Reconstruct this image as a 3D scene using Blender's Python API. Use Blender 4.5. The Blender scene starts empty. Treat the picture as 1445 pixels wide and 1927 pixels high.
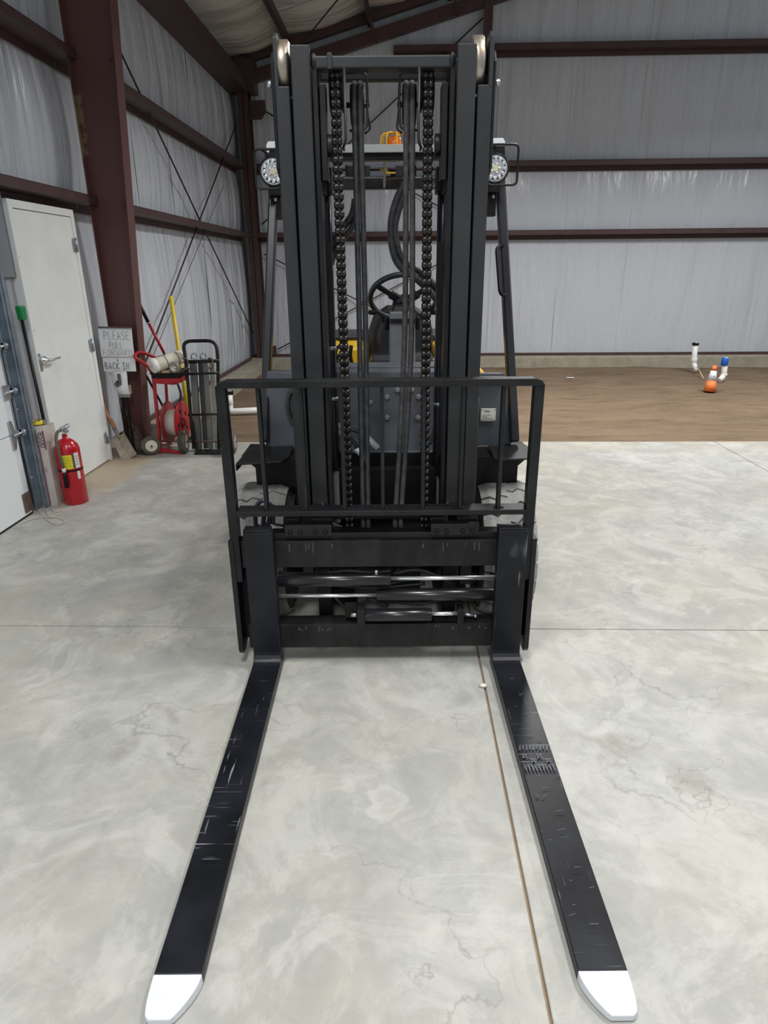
import bpy, bmesh, math, random
from math import sin, cos, radians as R, pi, sqrt
from mathutils import Vector as V, Matrix, noise

# ---------------------------------------------------------------- camera, world, lights, exposure
sc = bpy.context.scene
COL = sc.collection
H, FOC, PITCH, ROLL, YAW = 1.65, 1215.0, R(20.6), R(0.5), R(1.655)
_fw = V((0, cos(PITCH), -sin(PITCH))); _up = V((0, sin(PITCH), cos(PITCH))); _rt = V((1, 0, 0))
_cr = cos(ROLL) * _rt - sin(ROLL) * _up
_cu = sin(ROLL) * _rt + cos(ROLL) * _up
TRUCK = Matrix.Rotation(YAW, 4, 'Z')          # the forklift's heading in the building
cam = bpy.data.cameras.new('camera'); cam_o = bpy.data.objects.new('camera', cam); COL.objects.link(cam_o)
cam.sensor_fit = 'HORIZONTAL'; cam.sensor_width = 36; cam.lens = 36 * FOC / 1445; cam.clip_end = 200; cam.clip_start = .05
m3 = Matrix((_cr, _cu, -_fw)).transposed().to_4x4()
cam_o.matrix_world = Matrix.Translation((0, 0, H)) @ TRUCK @ m3
sc.camera = cam_o

w = bpy.data.worlds.new('world'); sc.world = w; w.use_nodes = True
w.node_tree.nodes['Background'].inputs[0].default_value = (.86, .92, 1.0, 1)
w.node_tree.nodes['Background'].inputs[1].default_value = .30

def area(name, loc, sx, sy, power, col=(1, .99, .97), rot=(0, 0, 0), spread=150):
    l = bpy.data.lights.new(name, 'AREA'); l.shape = 'RECTANGLE'; l.size = sx; l.size_y = sy
    l.energy = power; l.color = col; l.spread = R(spread)
    o = bpy.data.objects.new(name, l); o.location = loc; o.rotation_euler = rot; COL.objects.link(o); return o
area('ceiling_lamp', (1.6, 7.9, 4.7), .5, 1.2, 182)
area('ceiling_lamp', (1.9, 2.2, 4.7), .5, 1.2, 85)
area('ceiling_lamp', (-0.6, 0.6, 4.5), .5, 1.2, 72)
area('ceiling_lamp', (5.8, 8.0, 5.0), .5, 1.2, 190)
area('ceiling_lamp', (5.8, 1.0, 5.0), .5, 1.2, 70)
area('ceiling_lamp', (0.2, -4.0, 4.3), .5, 1.2, 182)
sc.view_settings.view_transform = 'Standard'; sc.view_settings.look = 'None'
sc.view_settings.gamma = 1; sc.view_settings.use_curve_mapping = False
sc.view_settings.exposure = 0.08

# ---------------------------------------------------------------- measuring helpers
def _ray(u, v): return _fw + _cr * ((u - 722.5) / FOC) + _cu * ((963.5 - v) / FOC)
def F(u, v, Y=None, X=None, Z=None):          # a point in the forklift's frame, from the photo and one known coordinate
    q = _ray(u, v)
    t = Y / q.y if Y is not None else X / q.x if X is not None else (Z - H) / q.z
    return V((0, 0, H)) + q * t
def B(u, v, Y=None, X=None, Z=None):          # the same in the building's frame
    q = TRUCK.to_3x3() @ _ray(u, v)
    t = Y / q.y if Y is not None else X / q.x if X is not None else (Z - H) / q.z
    return V((0, 0, H)) + q * t

# ---------------------------------------------------------------- mesh builder
class MB:
    def __init__(s): s.v = []; s.f = []; s.sm = []
    def add(s, vs, fs, smooth=False):
        o = len(s.v); s.v += [tuple(p) for p in vs]; s.f += [tuple(i + o for i in f) for f in fs]; s.sm += [smooth] * len(fs); return s
    def box(s, a, b):
        x0, x1 = sorted((a[0], b[0])); y0, y1 = sorted((a[1], b[1])); z0, z1 = sorted((a[2], b[2]))
        return s.add([(x0,y0,z0),(x1,y0,z0),(x1,y1,z0),(x0,y1,z0),(x0,y0,z1),(x1,y0,z1),(x1,y1,z1),(x0,y1,z1)],
                     [(0,3,2,1),(4,5,6,7),(0,1,5,4),(1,2,6,5),(2,3,7,6),(3,0,4,7)])
    def prism(s, poly, z0, z1, M=None):       # polygon in xy, extruded along z, then M
        n = len(poly); vs = [V((p[0], p[1], z0)) for p in poly] + [V((p[0], p[1], z1)) for p in poly]
        if M is not None: vs = [M @ p for p in vs]
        return s.add(vs, [tuple(range(n))[::-1], tuple(range(n, 2*n))] + [(i, (i+1) % n, n+(i+1) % n, n+i) for i in range(n)])
    def beam(s, p0, p1, w, h, up=(0, 0, 1)):  # box of width w and height h from p0 to p1
        p0 = V(p0); p1 = V(p1); d = (p1-p0).normalized(); up = V(up)
        if abs(d.dot(up)) > .99: up = V((0, 1, 0))
        sd = d.cross(up).normalized(); u2 = sd.cross(d)
        vs = [p + sd*a*w/2 + u2*b*h/2 for p in (p0, p1) for a, b in ((-1,-1),(1,-1),(1,1),(-1,1))]
        return s.add(vs, [(0,1,2,3),(7,6,5,4),(0,4,5,1),(1,5,6,2),(2,6,7,3),(3,7,4,0)])
    def lathe(s, prof, p0, axis=(0, 0, 1), n=24, smooth=True, cap=True):   # prof = [(along, radius)]
        p0 = V(p0); a = V(axis).normalized(); t = V((1, 0, 0)) if abs(a.x) < .9 else V((0, 1, 0))
        e1 = a.cross(t).normalized(); e2 = a.cross(e1)
        vs = []
        for h, r in prof: vs += [p0 + a*h + (e1*cos(2*pi*k/n) + e2*sin(2*pi*k/n))*r for k in range(n)]
        fs = [(i*n+k, i*n+(k+1) % n, (i+1)*n+(k+1) % n, (i+1)*n+k) for i in range(len(prof)-1) for k in range(n)]
        s.add(vs, fs, smooth)
        if cap:
            m = len(prof)-1; o = len(s.v) - len(vs)
            s.f += [tuple(o+k for k in range(n))[::-1], tuple(o+m*n+k for k in range(n))]; s.sm += [False, False]
        return s
    def cyl(s, p0, p1, r, n=16, c=0.0):
        p0 = V(p0); p1 = V(p1); L = (p1-p0).length
        prof = [(0, r), (L, r)] if not c else [(0, r-c), (c, r), (L-c, r), (L, r-c)]
        return s.lathe(prof, p0, p1-p0, n)
    def tube(s, pts, r, n=8, closed=False, cap=True):
        pts = [V(p) for p in pts]; m = len(pts); vs = []; last = None
        for i, p in enumerate(pts):
            a = pts[(i-1) % m] if (i or closed) else p; b = pts[(i+1) % m] if (i < m-1 or closed) else p
            d = (b-a).normalized()
            if last is None:
                t = V((0, 0, 1)) if abs(d.z) < .9 else V((1, 0, 0)); e1 = d.cross(t).normalized()
            else: e1 = (last - d*last.dot(d)).normalized()
            last = e1; e2 = d.cross(e1)
            vs += [p + (e1*cos(2*pi*k/n) + e2*sin(2*pi*k/n))*r for k in range(n)]
        o = len(s.v)
        s.add(vs, [(i*n+k, i*n+(k+1) % n, ((i+1) % m)*n+(k+1) % n, ((i+1) % m)*n+k) for i in range(m if closed else m-1) for k in range(n)], True)
        if not closed and cap:
            s.f += [tuple(o+k for k in range(n))[::-1], tuple(o+(m-1)*n+k for k in range(n))]; s.sm += [False, False]
        return s
    def sphere(s, c, r, n=12, sq=(1, 1, 1)):
        c = V(c); k = n//2
        vs = [c + V((cos(2*pi*j/n)*sin(pi*i/k)*r*sq[0], sin(2*pi*j/n)*sin(pi*i/k)*r*sq[1], cos(pi*i/k)*r*sq[2])) for i in range(k+1) for j in range(n)]
        return s.add(vs, [(i*n+j, (i+1)*n+j, (i+1)*n+(j+1) % n, i*n+(j+1) % n) for i in range(k) for j in range(n)], True)
    def xf(s, M): s.v = [tuple(M @ V(p)) for p in s.v]; return s

def smooth_path(pts, k=6, closed=False):      # Catmull-Rom through pts
    P = [V(p) for p in pts]; n = len(P); out = []
    for i in range(n if closed else n-1):
        g = lambda j: P[j % n] if closed else P[max(0, min(n-1, j))]
        a, b, c, d = g(i-1), g(i), g(i+1), g(i+2)
        for q in range(k):
            t = q/k
            out.append(.5*((2*b) + (c-a)*t + (2*a-5*b+4*c-d)*t*t + (3*b-3*c+d-a)*t**3))
    if not closed: out.append(P[-1])
    return out
def round_path(pts, r, closed=False, k=5):    # polyline with rounded corners
    P = [V(p) for p in pts]; n = len(P); out = []
    for i, p in enumerate(P):
        if not closed and i in (0, n-1): out.append(p); continue
        a = P[i-1]; b = P[(i+1) % n]; da = (a-p); db = (b-p)
        s0 = p + da.normalized()*min(r, da.length*.49); s1 = p + db.normalized()*min(r, db.length*.49)
        for q in range(k+1):
            t = q/k; out.append(s0*(1-t)**2 + p*2*t*(1-t) + s1*t*t)
    return out

PIV = {}
def link(name, mb, mat, parent=None, bevel=0, label=None, kind=None, seg=2):
    me = bpy.data.meshes.new(name)
    off = PIV.get(parent.as_pointer(), V((0, 0, 0))) if parent else V((0, 0, 0))
    me.from_pydata([tuple(V(p)-off) for p in mb.v], [], mb.f)
    me.polygons.foreach_set('use_smooth', mb.sm); me.update()
    bm = bmesh.new(); bm.from_mesh(me); bmesh.ops.recalc_face_normals(bm, faces=bm.faces); bm.to_mesh(me); bm.free()
    for m in (mat if isinstance(mat, (list, tuple)) else [mat]): me.materials.append(m)
    o = bpy.data.objects.new(name, me); COL.objects.link(o)
    if parent: o.parent = parent; PIV[o.as_pointer()] = off
    if bevel:
        b = o.modifiers.new('bevel', 'BEVEL'); b.width = bevel; b.segments = seg; b.limit_method = 'ANGLE'; b.angle_limit = R(40)
    if label: o['label'] = label
    if kind: o['kind'] = kind
    return o
KEEP = []
def thing(name, label, cat, loc, group=None, frame=None, kind=None):
    """Empty at the thing's base; its parts are written in frame coordinates and shifted to it."""
    o = bpy.data.objects.new(name, None); COL.objects.link(o); o.empty_display_size = .1
    loc = V(loc); KEEP.append(o)
    o.matrix_world = (frame or Matrix()) @ Matrix.Translation(loc)
    PIV[o.as_pointer()] = loc
    if label: o['label'] = label
    if cat: o['category'] = cat
    if group: o['group'] = group
    if kind: o['kind'] = kind
    return o
def tag(o, label, cat, group=None):
    o['label'] = label; o['category'] = cat
    if group: o['group'] = group
    return o
def single(name, mb, mat, label, cat, bevel=0, group=None):     # a thing that is one mesh, origin at its base
    xs = [p[0] for p in mb.v]; ys = [p[1] for p in mb.v]; zs = [p[2] for p in mb.v]
    c = V(((min(xs)+max(xs))/2, (min(ys)+max(ys))/2, min(zs)))
    mb.xf(Matrix.Translation(-c)); o = link(name, mb, mat, None, bevel); o.location = c
    return tag(o, label, cat, group)

# ---------------------------------------------------------------- materials
def mat(name, col, rough=.5, metal=0.0, noise_amt=0.0, scale=8, bump=0.0, bscale=60, col2=None, spec=.5, coat=0, stretch=(1, 1, 1), emit=0, alpha=None, trans=0):
    m = bpy.data.materials.new(name); m.use_nodes = True; nt = m.node_tree; N = nt.nodes; L = nt.links
    b = N['Principled BSDF']; b.inputs['Base Color'].default_value = (*col, 1); b.inputs['Roughness'].default_value = rough
    b.inputs['Metallic'].default_value = metal; b.inputs['Specular IOR Level'].default_value = spec; b.inputs['Coat Weight'].default_value = coat
    if trans: b.inputs['Transmission Weight'].default_value = trans
    if emit: b.inputs['Emission Color'].default_value = (*col, 1); b.inputs['Emission Strength'].default_value = emit
    if noise_amt or bump:
        tc = N.new('ShaderNodeTexCoord'); mp = N.new('ShaderNodeMapping'); L.new(tc.outputs['Object'], mp.inputs[0]); mp.inputs['Scale'].default_value = stretch
    if noise_amt:
        nz = N.new('ShaderNodeTexNoise'); nz.inputs['Scale'].default_value = scale; nz.inputs['Detail'].default_value = 6; nz.inputs['Roughness'].default_value = .65
        L.new(mp.outputs[0], nz.inputs['Vector'])
        rp = N.new('ShaderNodeValToRGB'); rp.color_ramp.elements[0].position = .35; rp.color_ramp.elements[1].position = .68
        L.new(nz.outputs['Fac'], rp.inputs[0])
        c2 = col2 or tuple(min(1, c*(1+noise_amt)+noise_amt*.02) for c in col)
        mx = N.new('ShaderNodeMix'); mx.data_type = 'RGBA'; mx.inputs[6].default_value = (*col, 1); mx.inputs[7].default_value = (*c2, 1)
        L.new(rp.outputs[0], mx.inputs[0]); L.new(mx.outputs[2], b.inputs['Base Color'])
        ma = N.new('ShaderNodeMapRange'); ma.inputs[3].default_value = max(.02, rough-.08); ma.inputs[4].default_value = min(1, rough+.12)
        L.new(nz.outputs['Fac'], ma.inputs[0]); L.new(ma.outputs[0], b.inputs['Roughness'])
    if bump:
        n2 = N.new('ShaderNodeTexNoise'); n2.inputs['Scale'].default_value = bscale; n2.inputs['Detail'].default_value = 4
        L.new(mp.outputs[0], n2.inputs['Vector']); bp = N.new('ShaderNodeBump'); bp.inputs['Strength'].default_value = bump; bp.inputs['Distance'].default_value = .01
        L.new(n2.outputs['Fac'], bp.inputs['Height']); L.new(bp.outputs[0], b.inputs['Normal'])
    return m

BLACK = mat('black_paint', (.006, .0065, .0075), .38, spec=.3, noise_amt=.5, scale=5, bump=.05, bscale=120)
BLACK2 = mat('black_paint_matte', (.004, .004, .0045), .5, spec=.3)
CARR = mat('carriage_paint', (.006, .006, .0063), .5, spec=.3, noise_amt=.9, scale=14, col2=(.020, .020, .020), stretch=(1, 1, .35))
MASTM = mat('mast_paint', (.013, .0145, .017), .46, noise_amt=.25, scale=3, bump=.04, bscale=150)
STEEL = mat('worn_roller_steel', (.50, .47, .42), .38, .9, noise_amt=.6, scale=14, col2=(.34, .26, .18))
CHROME = mat('chrome', (.88, .89, .91), .27, .85)
ZINC = mat('zinc_steel', (.42, .45, .48), .38, 1, noise_amt=.3, scale=20)
ZINC2 = mat('galvanised_track', (.33, .38, .43), .4, 1, noise_amt=.4, scale=9)
CHAINM = mat('oiled_chain', (.05, .045, .043), .28, .8)
RUBH = mat('hose_rubber', (.014, .015, .017), .45, noise_amt=.8, scale=30)
DUSTY = mat('dusty_hose', (.03, .03, .03), .7, noise_amt=.9, scale=40)
GREYP = mat('charcoal_panel', (.075, .084, .098), .42, noise_amt=.25, scale=4)
GREYC = mat('column_cover_grey', (.17, .18, .195), .5, noise_amt=.2, scale=6)
SEATM = mat('seat_vinyl', (.022, .024, .029), .38)
RIM = mat('tan_wheel_rim', (.42, .30, .17), .6, noise_amt=.4, scale=8)
YEL = mat('yellow_paint', (.85, .50, .02), .35)
WHT = mat('white_tip_paint', (.66, .69, .73), .5, noise_amt=.1, scale=20, bump=.1, bscale=40)
FITM = mat('bright_fitting', (.72, .75, .77), .35, .3)
CYLM = mat('cylinder_paint', (.012, .012, .014), .24, spec=.6)
PVC = mat('white_pvc', (.82, .82, .80), .4)
CREAM = mat('cream_plastic', (.72, .68, .57), .45, noise_amt=.15, scale=10)
RED = mat('red_paint', (.36, .010, .018), .4, noise_amt=.25, scale=6)
DRED = mat('dusty_red_steel', (.30, .015, .02), .5, noise_amt=.4, scale=9, col2=(.20, .04, .035))
EXTR = mat('extinguisher_red', (.50, .004, .016), .25, coat=.3)
BROWN = mat('red_oxide_steel', (.060, .029, .028), .48, noise_amt=.25, scale=4, bump=.02)
DOORW = mat('door_white', (.80, .83, .82), .45, noise_amt=.1, scale=3)
GAR = mat('garage_panel_white', (.82, .86, .89), .4)
WALLG = mat('grey_trim_metal', (.30, .32, .35), .5, noise_amt=.15, scale=3)
CURB = mat('curb_concrete', (.30, .275, .215), .9, noise_amt=.35, scale=6, bump=.3, bscale=30)
RUSTY = mat('worn_shovel_steel', (.30, .25, .19), .6, .3, noise_amt=.6, scale=25, col2=(.50, .45, .37), stretch=(1, 1, .3))
DSTEEL = mat('dark_rusty_steel', (.11, .075, .062), .65, .3, noise_amt=.5, scale=12)
ORWOOD = mat('orange_wood', (.42, .16, .07), .6, noise_amt=.4, scale=14)
WOOD = mat('scrap_wood', (.50, .36, .20), .8, noise_amt=.3, scale=30, stretch=(1, .2, 1))
PAPER = mat('sign_paper', (.84, .86, .89), .7, bump=.15, bscale=9)
INK = mat('marker_ink', (.09, .09, .10), .7)
INKG = mat('pencil_grey', (.25, .26, .29), .7)
CARD = mat('white_carton', (.60, .56, .52), .75, noise_amt=.2, scale=7, col2=(.44, .40, .36))
PURP = mat('maroon_print', (.24, .03, .09), .6)
GOLD = mat('gold_tape', (.45, .33, .10), .3, .6)
GREEN = mat('green_plastic', (.01, .24, .07), .4)
ORANGE = mat('cone_orange', (.80, .20, .05), .55)
AMBER = mat('amber_lens', (.95, .22, .01), .25, trans=.3)
BLUE = mat('blue_cap', (.01, .12, .55), .4)
LENS = mat('lamp_reflector', (.78, .80, .80), .16, .7)
LED = mat('led_chip', (.66, .63, .42), .3)
YLAB = mat('yellow_label', (.80, .72, .03), .5)
WLAB = mat('white_label', (.75, .76, .72), .5)
PLATE = mat('data_plate', (.72, .72, .62), .4)
TREAD = mat('dusty_tyre_tread', (.34, .335, .32), .9, noise_amt=.3, scale=16, col2=(.23, .225, .22), bump=.3, bscale=80)
TSIDE = mat('tyre_sidewall', (.055, .052, .05), .8, noise_amt=.6, scale=12)
RUB = mat('small_tyre_rubber', (.075, .07, .06), .8, noise_amt=.6, scale=20, col2=(.14, .125, .10))
LENG = mat('steel_channel_bar', (.15, .165, .185), .4, .25, noise_amt=.6, scale=7, col2=(.24, .23, .21), stretch=(1, 1, .2))
LENG2 = mat('dark_channel_bar', (.05, .055, .065), .4, .25)
LENG3 = mat('pale_channel_bar', (.26, .26, .24), .5, .2, noise_amt=.3, scale=12)
TWINE = mat('twine', (.55, .50, .38), .9)
STRAP = mat('white_strap_coil', (.62, .58, .52), .35, noise_amt=.15, scale=30, bump=.2, bscale=90)
SHADEB = mat('black_rubble', (.03, .028, .026), .9, noise_amt=.8, scale=30)

def fork_material():
    m = mat('fork_black', (.013, .014, .018), .36, spec=.32)
    nt = m.node_tree; N = nt.nodes; L = nt.links; b = N['Principled BSDF']
    tc = N.new('ShaderNodeTexCoord')
    # cloudy wear
    nz = N.new('ShaderNodeTexNoise'); nz.inputs['Scale'].default_value = 5; nz.inputs['Detail'].default_value = 8; L.new(tc.outputs['Object'], nz.inputs['Vector'])
    mx = N.new('ShaderNodeMix'); mx.data_type = 'RGBA'; mx.inputs[6].default_value = (.0045, .0055, .008, 1); mx.inputs[7].default_value = (.013, .015, .022, 1)
    r1 = N.new('ShaderNodeValToRGB'); r1.color_ramp.elements[0].position = .4; r1.color_ramp.elements[1].position = .75; L.new(nz.outputs['Fac'], r1.inputs[0]); L.new(r1.outputs[0], mx.inputs[0])
    last = mx.outputs[2]
    for k, (sx, sy, rot, th) in enumerate(((3, 60, .2, .015), (2, 90, -.35, .012), (50, 4, .1, .010))):
        mp = N.new('ShaderNodeMapping'); mp.inputs['Scale'].default_value = (sx, sy, 1); mp.inputs['Rotation'].default_value = (0, 0, rot); mp.inputs['Location'].default_value = (k*3.1, k, 0)
        L.new(tc.outputs['Object'], mp.inputs[0])
        s = N.new('ShaderNodeTexNoise'); s.inputs['Scale'].default_value = 1.6; s.inputs['Detail'].default_value = 2; L.new(mp.outputs[0], s.inputs['Vector'])
        r = N.new('ShaderNodeValToRGB'); r.color_ramp.elements[0].position = .675-th; r.color_ramp.elements[1].position = .72
        L.new(s.outputs['Fac'], r.inputs[0])
        n2 = N.new('ShaderNodeTexNoise'); n2.inputs['Scale'].default_value = 4+k; L.new(tc.outputs['Object'], n2.inputs['Vector'])
        r2 = N.new('ShaderNodeValToRGB'); r2.color_ramp.elements[0].position = .5; r2.color_ramp.elements[1].position = .6; L.new(n2.outputs['Fac'], r2.inputs[0])
        mu = N.new('ShaderNodeMath'); mu.operation = 'MULTIPLY'; L.new(r.outputs[0], mu.inputs[0]); L.new(r2.outputs[0], mu.inputs[1])
        m2 = N.new('ShaderNodeMix'); m2.data_type = 'RGBA'; L.new(mu.outputs[0], m2.inputs[0]); L.new(last, m2.inputs[6]); m2.inputs[7].default_value = (.20, .21, .23, 1); last = m2.outputs[2]
    L.new(last, b.inputs['Base Color'])
    ma = N.new('ShaderNodeMapRange'); ma.inputs[3].default_value = .28; ma.inputs[4].default_value = .5; L.new(nz.outputs['Fac'], ma.inputs[0]); L.new(ma.outputs[0], b.inputs['Roughness'])
    return m
FORK = fork_material()

def concrete():
    m = bpy.data.materials.new('worn_concrete'); m.use_nodes = True; nt = m.node_tree; N = nt.nodes; L = nt.links
    b = N['Principled BSDF']; b.inputs['Roughness'].default_value = .6; b.inputs['Specular IOR Level'].default_value = .35
    tc = N.new('ShaderNodeNewGeometry'); P = tc.outputs['Position']
    def nz(scale, det=6, rough=.6, dist=0, vec=None):
        n = N.new('ShaderNodeTexNoise'); n.inputs['Scale'].default_value = scale; n.inputs['Detail'].default_value = det; n.inputs['Roughness'].default_value = rough; n.inputs['Distortion'].default_value = dist
        L.new(vec or P, n.inputs['Vector']); return n.outputs['Fac']
    def ramp(src, a, bb, c0=(0, 0, 0), c1=(1, 1, 1)):
        r = N.new('ShaderNodeValToRGB'); r.color_ramp.elements[0].position = a; r.color_ramp.elements[1].position = bb
        r.color_ramp.elements[0].color = (*c0, 1); r.color_ramp.elements[1].color = (*c1, 1); L.new(src, r.inputs[0]); return r.outputs[0]
    def mix(f, a, c, mode='MIX'):
        x = N.new('ShaderNodeMix'); x.data_type = 'RGBA'; x.blend_type = mode
        if isinstance(f, float): x.inputs[0].default_value = f
        else: L.new(f, x.inputs[0])
        for s, q in ((6, a), (7, c)):
            if isinstance(q, tuple): x.inputs[s].default_value = (*q, 1)
            else: L.new(q, x.inputs[s])
        return x.outputs[2]
    def mul(a, c):
        x = N.new('ShaderNodeMath'); x.operation = 'MULTIPLY'
        for i, q in enumerate((a, c)):
            if isinstance(q, (int, float)): x.inputs[i].default_value = q
            else: L.new(q, x.inputs[i])
        return x.outputs[0]
    col = mix(ramp(nz(.55, 5), .40, .60), (.425, .41, .345), (.50, .50, .48))
    col = mix(mul(ramp(nz(2.6, 8, .65, .5), .40, .62), .85), col, (.355, .355, .34))
    col = mix(mul(ramp(nz(7, 8, .7, .3), .50, .74), .45), col, (.56, .56, .53))
    col = mix(mul(ramp(nz(4.5, 9, .72, 1.2), .46, .58), .5), col, (.33, .33, .305))
    col = mix(mul(ramp(nz(1.9, 9, .7, 1.6), .50, .58), .45), col, (.56, .555, .52))
    col = mix(mul(ramp(nz(22, 6, .7, .6), .50, .70), .30), col, (.34, .335, .31))
    # pale drying rings
    vo = N.new('ShaderNodeTexVoronoi'); vo.inputs['Scale'].default_value = 2.1; vo.feature = 'F1'
    dn = N.new('ShaderNodeTexNoise'); dn.inputs['Scale'].default_value = 3.5; dn.inputs['Detail'].default_value = 5; L.new(P, dn.inputs['Vector'])
    ad = N.new('ShaderNodeVectorMath'); ad.operation = 'MULTIPLY_ADD'; ad.inputs[1].default_value = (.6, .6, 0); L.new(dn.outputs['Color'], ad.inputs[0]); L.new(P, ad.inputs[2]); L.new(ad.outputs[0], vo.inputs['Vector'])
    r = N.new('ShaderNodeValToRGB'); e = r.color_ramp.elements; e[0].position = .16; e[0].color = (.35, .35, .35, 1); e[1].position = .30; e[1].color = (0, 0, 0, 1)
    q = e.new(.20); q.color = (.12, .12, .12, 1); q = e.new(.275); q.color = (.75, .75, .75, 1)
    L.new(vo.outputs['Distance'], r.inputs[0])
    col = mix(mul(mul(r.outputs[0], ramp(nz(1.1, 3), .42, .6)), .5), col, (.66, .65, .59))
    # hairline cracks / craze contours
    v2 = N.new('ShaderNodeTexVoronoi'); v2.feature = 'DISTANCE_TO_EDGE'; v2.inputs['Scale'].default_value = 1.5
    a2 = N.new('ShaderNodeVectorMath'); a2.operation = 'MULTIPLY_ADD'; a2.inputs[1].default_value = (.9, .9, 0); L.new(dn.outputs['Color'], a2.inputs[0]); L.new(P, a2.inputs[2]); L.new(a2.outputs[0], v2.inputs['Vector'])
    ck = ramp(v2.outputs['Distance'], 0.0, .010, (1, 1, 1), (0, 0, 0))
    col = mix(mul(mul(ck, ramp(nz(1.3, 4), .45, .6)), .5), col, (.20, .19, .16))
    # damp dark spots
    st = mul(ramp(nz(1.7, 5, .55, .4), .62, .70), .5); col = mix(st, col, (.22, .20, .16))
    # tan dirt tracked in: near the soil and along the left wall
    sep = N.new('ShaderNodeSeparateXYZ'); L.new(P, sep.inputs[0])
    def rng(src, f0, f1):
        x = N.new('ShaderNodeMapRange'); x.inputs[1].default_value = f0; x.inputs[2].default_value = f1; L.new(src, x.inputs[0]); return x.outputs[0]
    wall = mul(rng(sep.outputs['X'], -2.25, -2.42), rng(sep.outputs['Y'], 4.3, 5.2)); col = mix(mul(wall, .8), col, (.46, .37, .25))
    edge = rng(sep.outputs['Y'], 5.9, 6.45); col = mix(mul(mul(edge, ramp(nz(3, 6), .4, .6)), .5), col, (.44, .36, .25))
    # worn grey tyre track left of the truck
    trk = mul(mul(rng(sep.outputs['X'], -1.95, -1.5), rng(sep.outputs['X'], -.7, -1.1)), rng(sep.outputs['Y'], 2.2, 3.2)); col = mix(mul(mul(trk, ramp(nz(4, 7, .7), .35, .6)), .45), col, (.24, .24, .24))
    spk = ramp(nz(70, 2, .5), .72, .76); col = mix(mul(spk, .3), col, (.2, .19, .17))
    L.new(col, b.inputs['Base Color'])
    bp = N.new('ShaderNodeBump'); bp.inputs['Strength'].default_value = .12; bp.inputs['Distance'].default_value = .004; L.new(nz(45, 8, .7), bp.inputs['Height']); L.new(bp.outputs[0], b.inputs['Normal'])
    L.new(rng(nz(3, 6), .2, .9), b.inputs['Roughness'])
    mr = N.new('ShaderNodeMapRange'); mr.inputs[3].default_value = .42; mr.inputs[4].default_value = .68; L.new(nz(3, 6), mr.inputs[0]); L.new(mr.outputs[0], b.inputs['Roughness'])
    return m
CONC = concrete()

def soil():
    m = mat('tan_soil', (.165, .112, .068), .95, noise_amt=.3, scale=1.6, col2=(.105, .070, .041), bump=.6, bscale=14)
    nt = m.node_tree; N = nt.nodes; L = nt.links; b = N['Principled BSDF']
    src = b.inputs['Base Color'].links[0].from_socket
    g = N.new('ShaderNodeNewGeometry'); mp = N.new('ShaderNodeMapping'); mp.inputs['Scale'].default_value = (.5, 2.2, 1); L.new(g.outputs['Position'], mp.inputs[0])
    n = N.new('ShaderNodeTexNoise'); n.inputs['Scale'].default_value = 3; n.inputs['Detail'].default_value = 9; n.inputs['Roughness'].default_value = .7; L.new(mp.outputs[0], n.inputs['Vector'])
    r = N.new('ShaderNodeValToRGB'); r.color_ramp.elements[0].position = .38; r.color_ramp.elements[1].position = .7; L.new(n.outputs['Fac'], r.inputs[0])
    x = N.new('ShaderNodeMix'); x.data_type = 'RGBA'; L.new(r.outputs[0], x.inputs[0]); L.new(src, x.inputs[6]); x.inputs[7].default_value = (.215, .150, .094, 1)
    n3 = N.new('ShaderNodeTexNoise'); n3.inputs['Scale'].default_value = 30; n3.inputs['Detail'].default_value = 3; L.new(g.outputs['Position'], n3.inputs['Vector'])
    r3 = N.new('ShaderNodeValToRGB'); r3.color_ramp.elements[0].position = .70; r3.color_ramp.elements[1].position = .74; L.new(n3.outputs['Fac'], r3.inputs[0])
    x3 = N.new('ShaderNodeMix'); x3.data_type = 'RGBA'; L.new(r3.outputs[0], x3.inputs[0]); L.new(x.outputs[2], x3.inputs[6]); x3.inputs[7].default_value = (.42, .34, .24, 1)
    L.new(x3.outputs[2], b.inputs['Base Color']); return m
SOIL = soil()

def vinyl(name, axis, col=(.60, .635, .69)):     # white vinyl insulation facing, wrinkled along the axis
    m = mat(name, col, .33, spec=.5)
    nt = m.node_tree; N = nt.nodes; L = nt.links; b = N['Principled BSDF']
    g = N.new('ShaderNodeNewGeometry')
    def w_(scale, st, det=3):
        mp = N.new('ShaderNodeMapping'); mp.inputs['Scale'].default_value = st; L.new(g.outputs['Position'], mp.inputs[0])
        n = N.new('ShaderNodeTexNoise'); n.inputs['Scale'].default_value = scale; n.inputs['Detail'].default_value = det; n.inputs['Distortion'].default_value = .25; L.new(mp.outputs[0], n.inputs['Vector']); return n.outputs['Fac']
    s1 = (1, 1, .09) if axis == 'z' else (.10, 1, .10)
    s2 = (1, 1, .18) if axis == 'z' else (.2, 1, .2)
    a = w_(4.5, s1, 2); c = w_(15, s2, 2)
    ad = N.new('ShaderNodeMath'); ad.operation = 'MULTIPLY_ADD'; ad.inputs[1].default_value = .22; L.new(c, ad.inputs[0]); L.new(a, ad.inputs[2])
    bp = N.new('ShaderNodeBump'); bp.inputs['Strength'].default_value = 1.0; bp.inputs['Distance'].default_value = .05; L.new(ad.outputs[0], bp.inputs['Height']); L.new(bp.outputs[0], b.inputs['Normal'])
    r = N.new('ShaderNodeMapRange'); r.inputs[3].default_value = .20; r.inputs[4].default_value = .34; L.new(c, r.inputs[0]); L.new(r.outputs[0], b.inputs['Roughness'])
    return m
VINW = vinyl('wall_insulation_vinyl', 'z')
VINC = vinyl('roof_insulation_vinyl', 'x', (.66, .64, .60))

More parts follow.
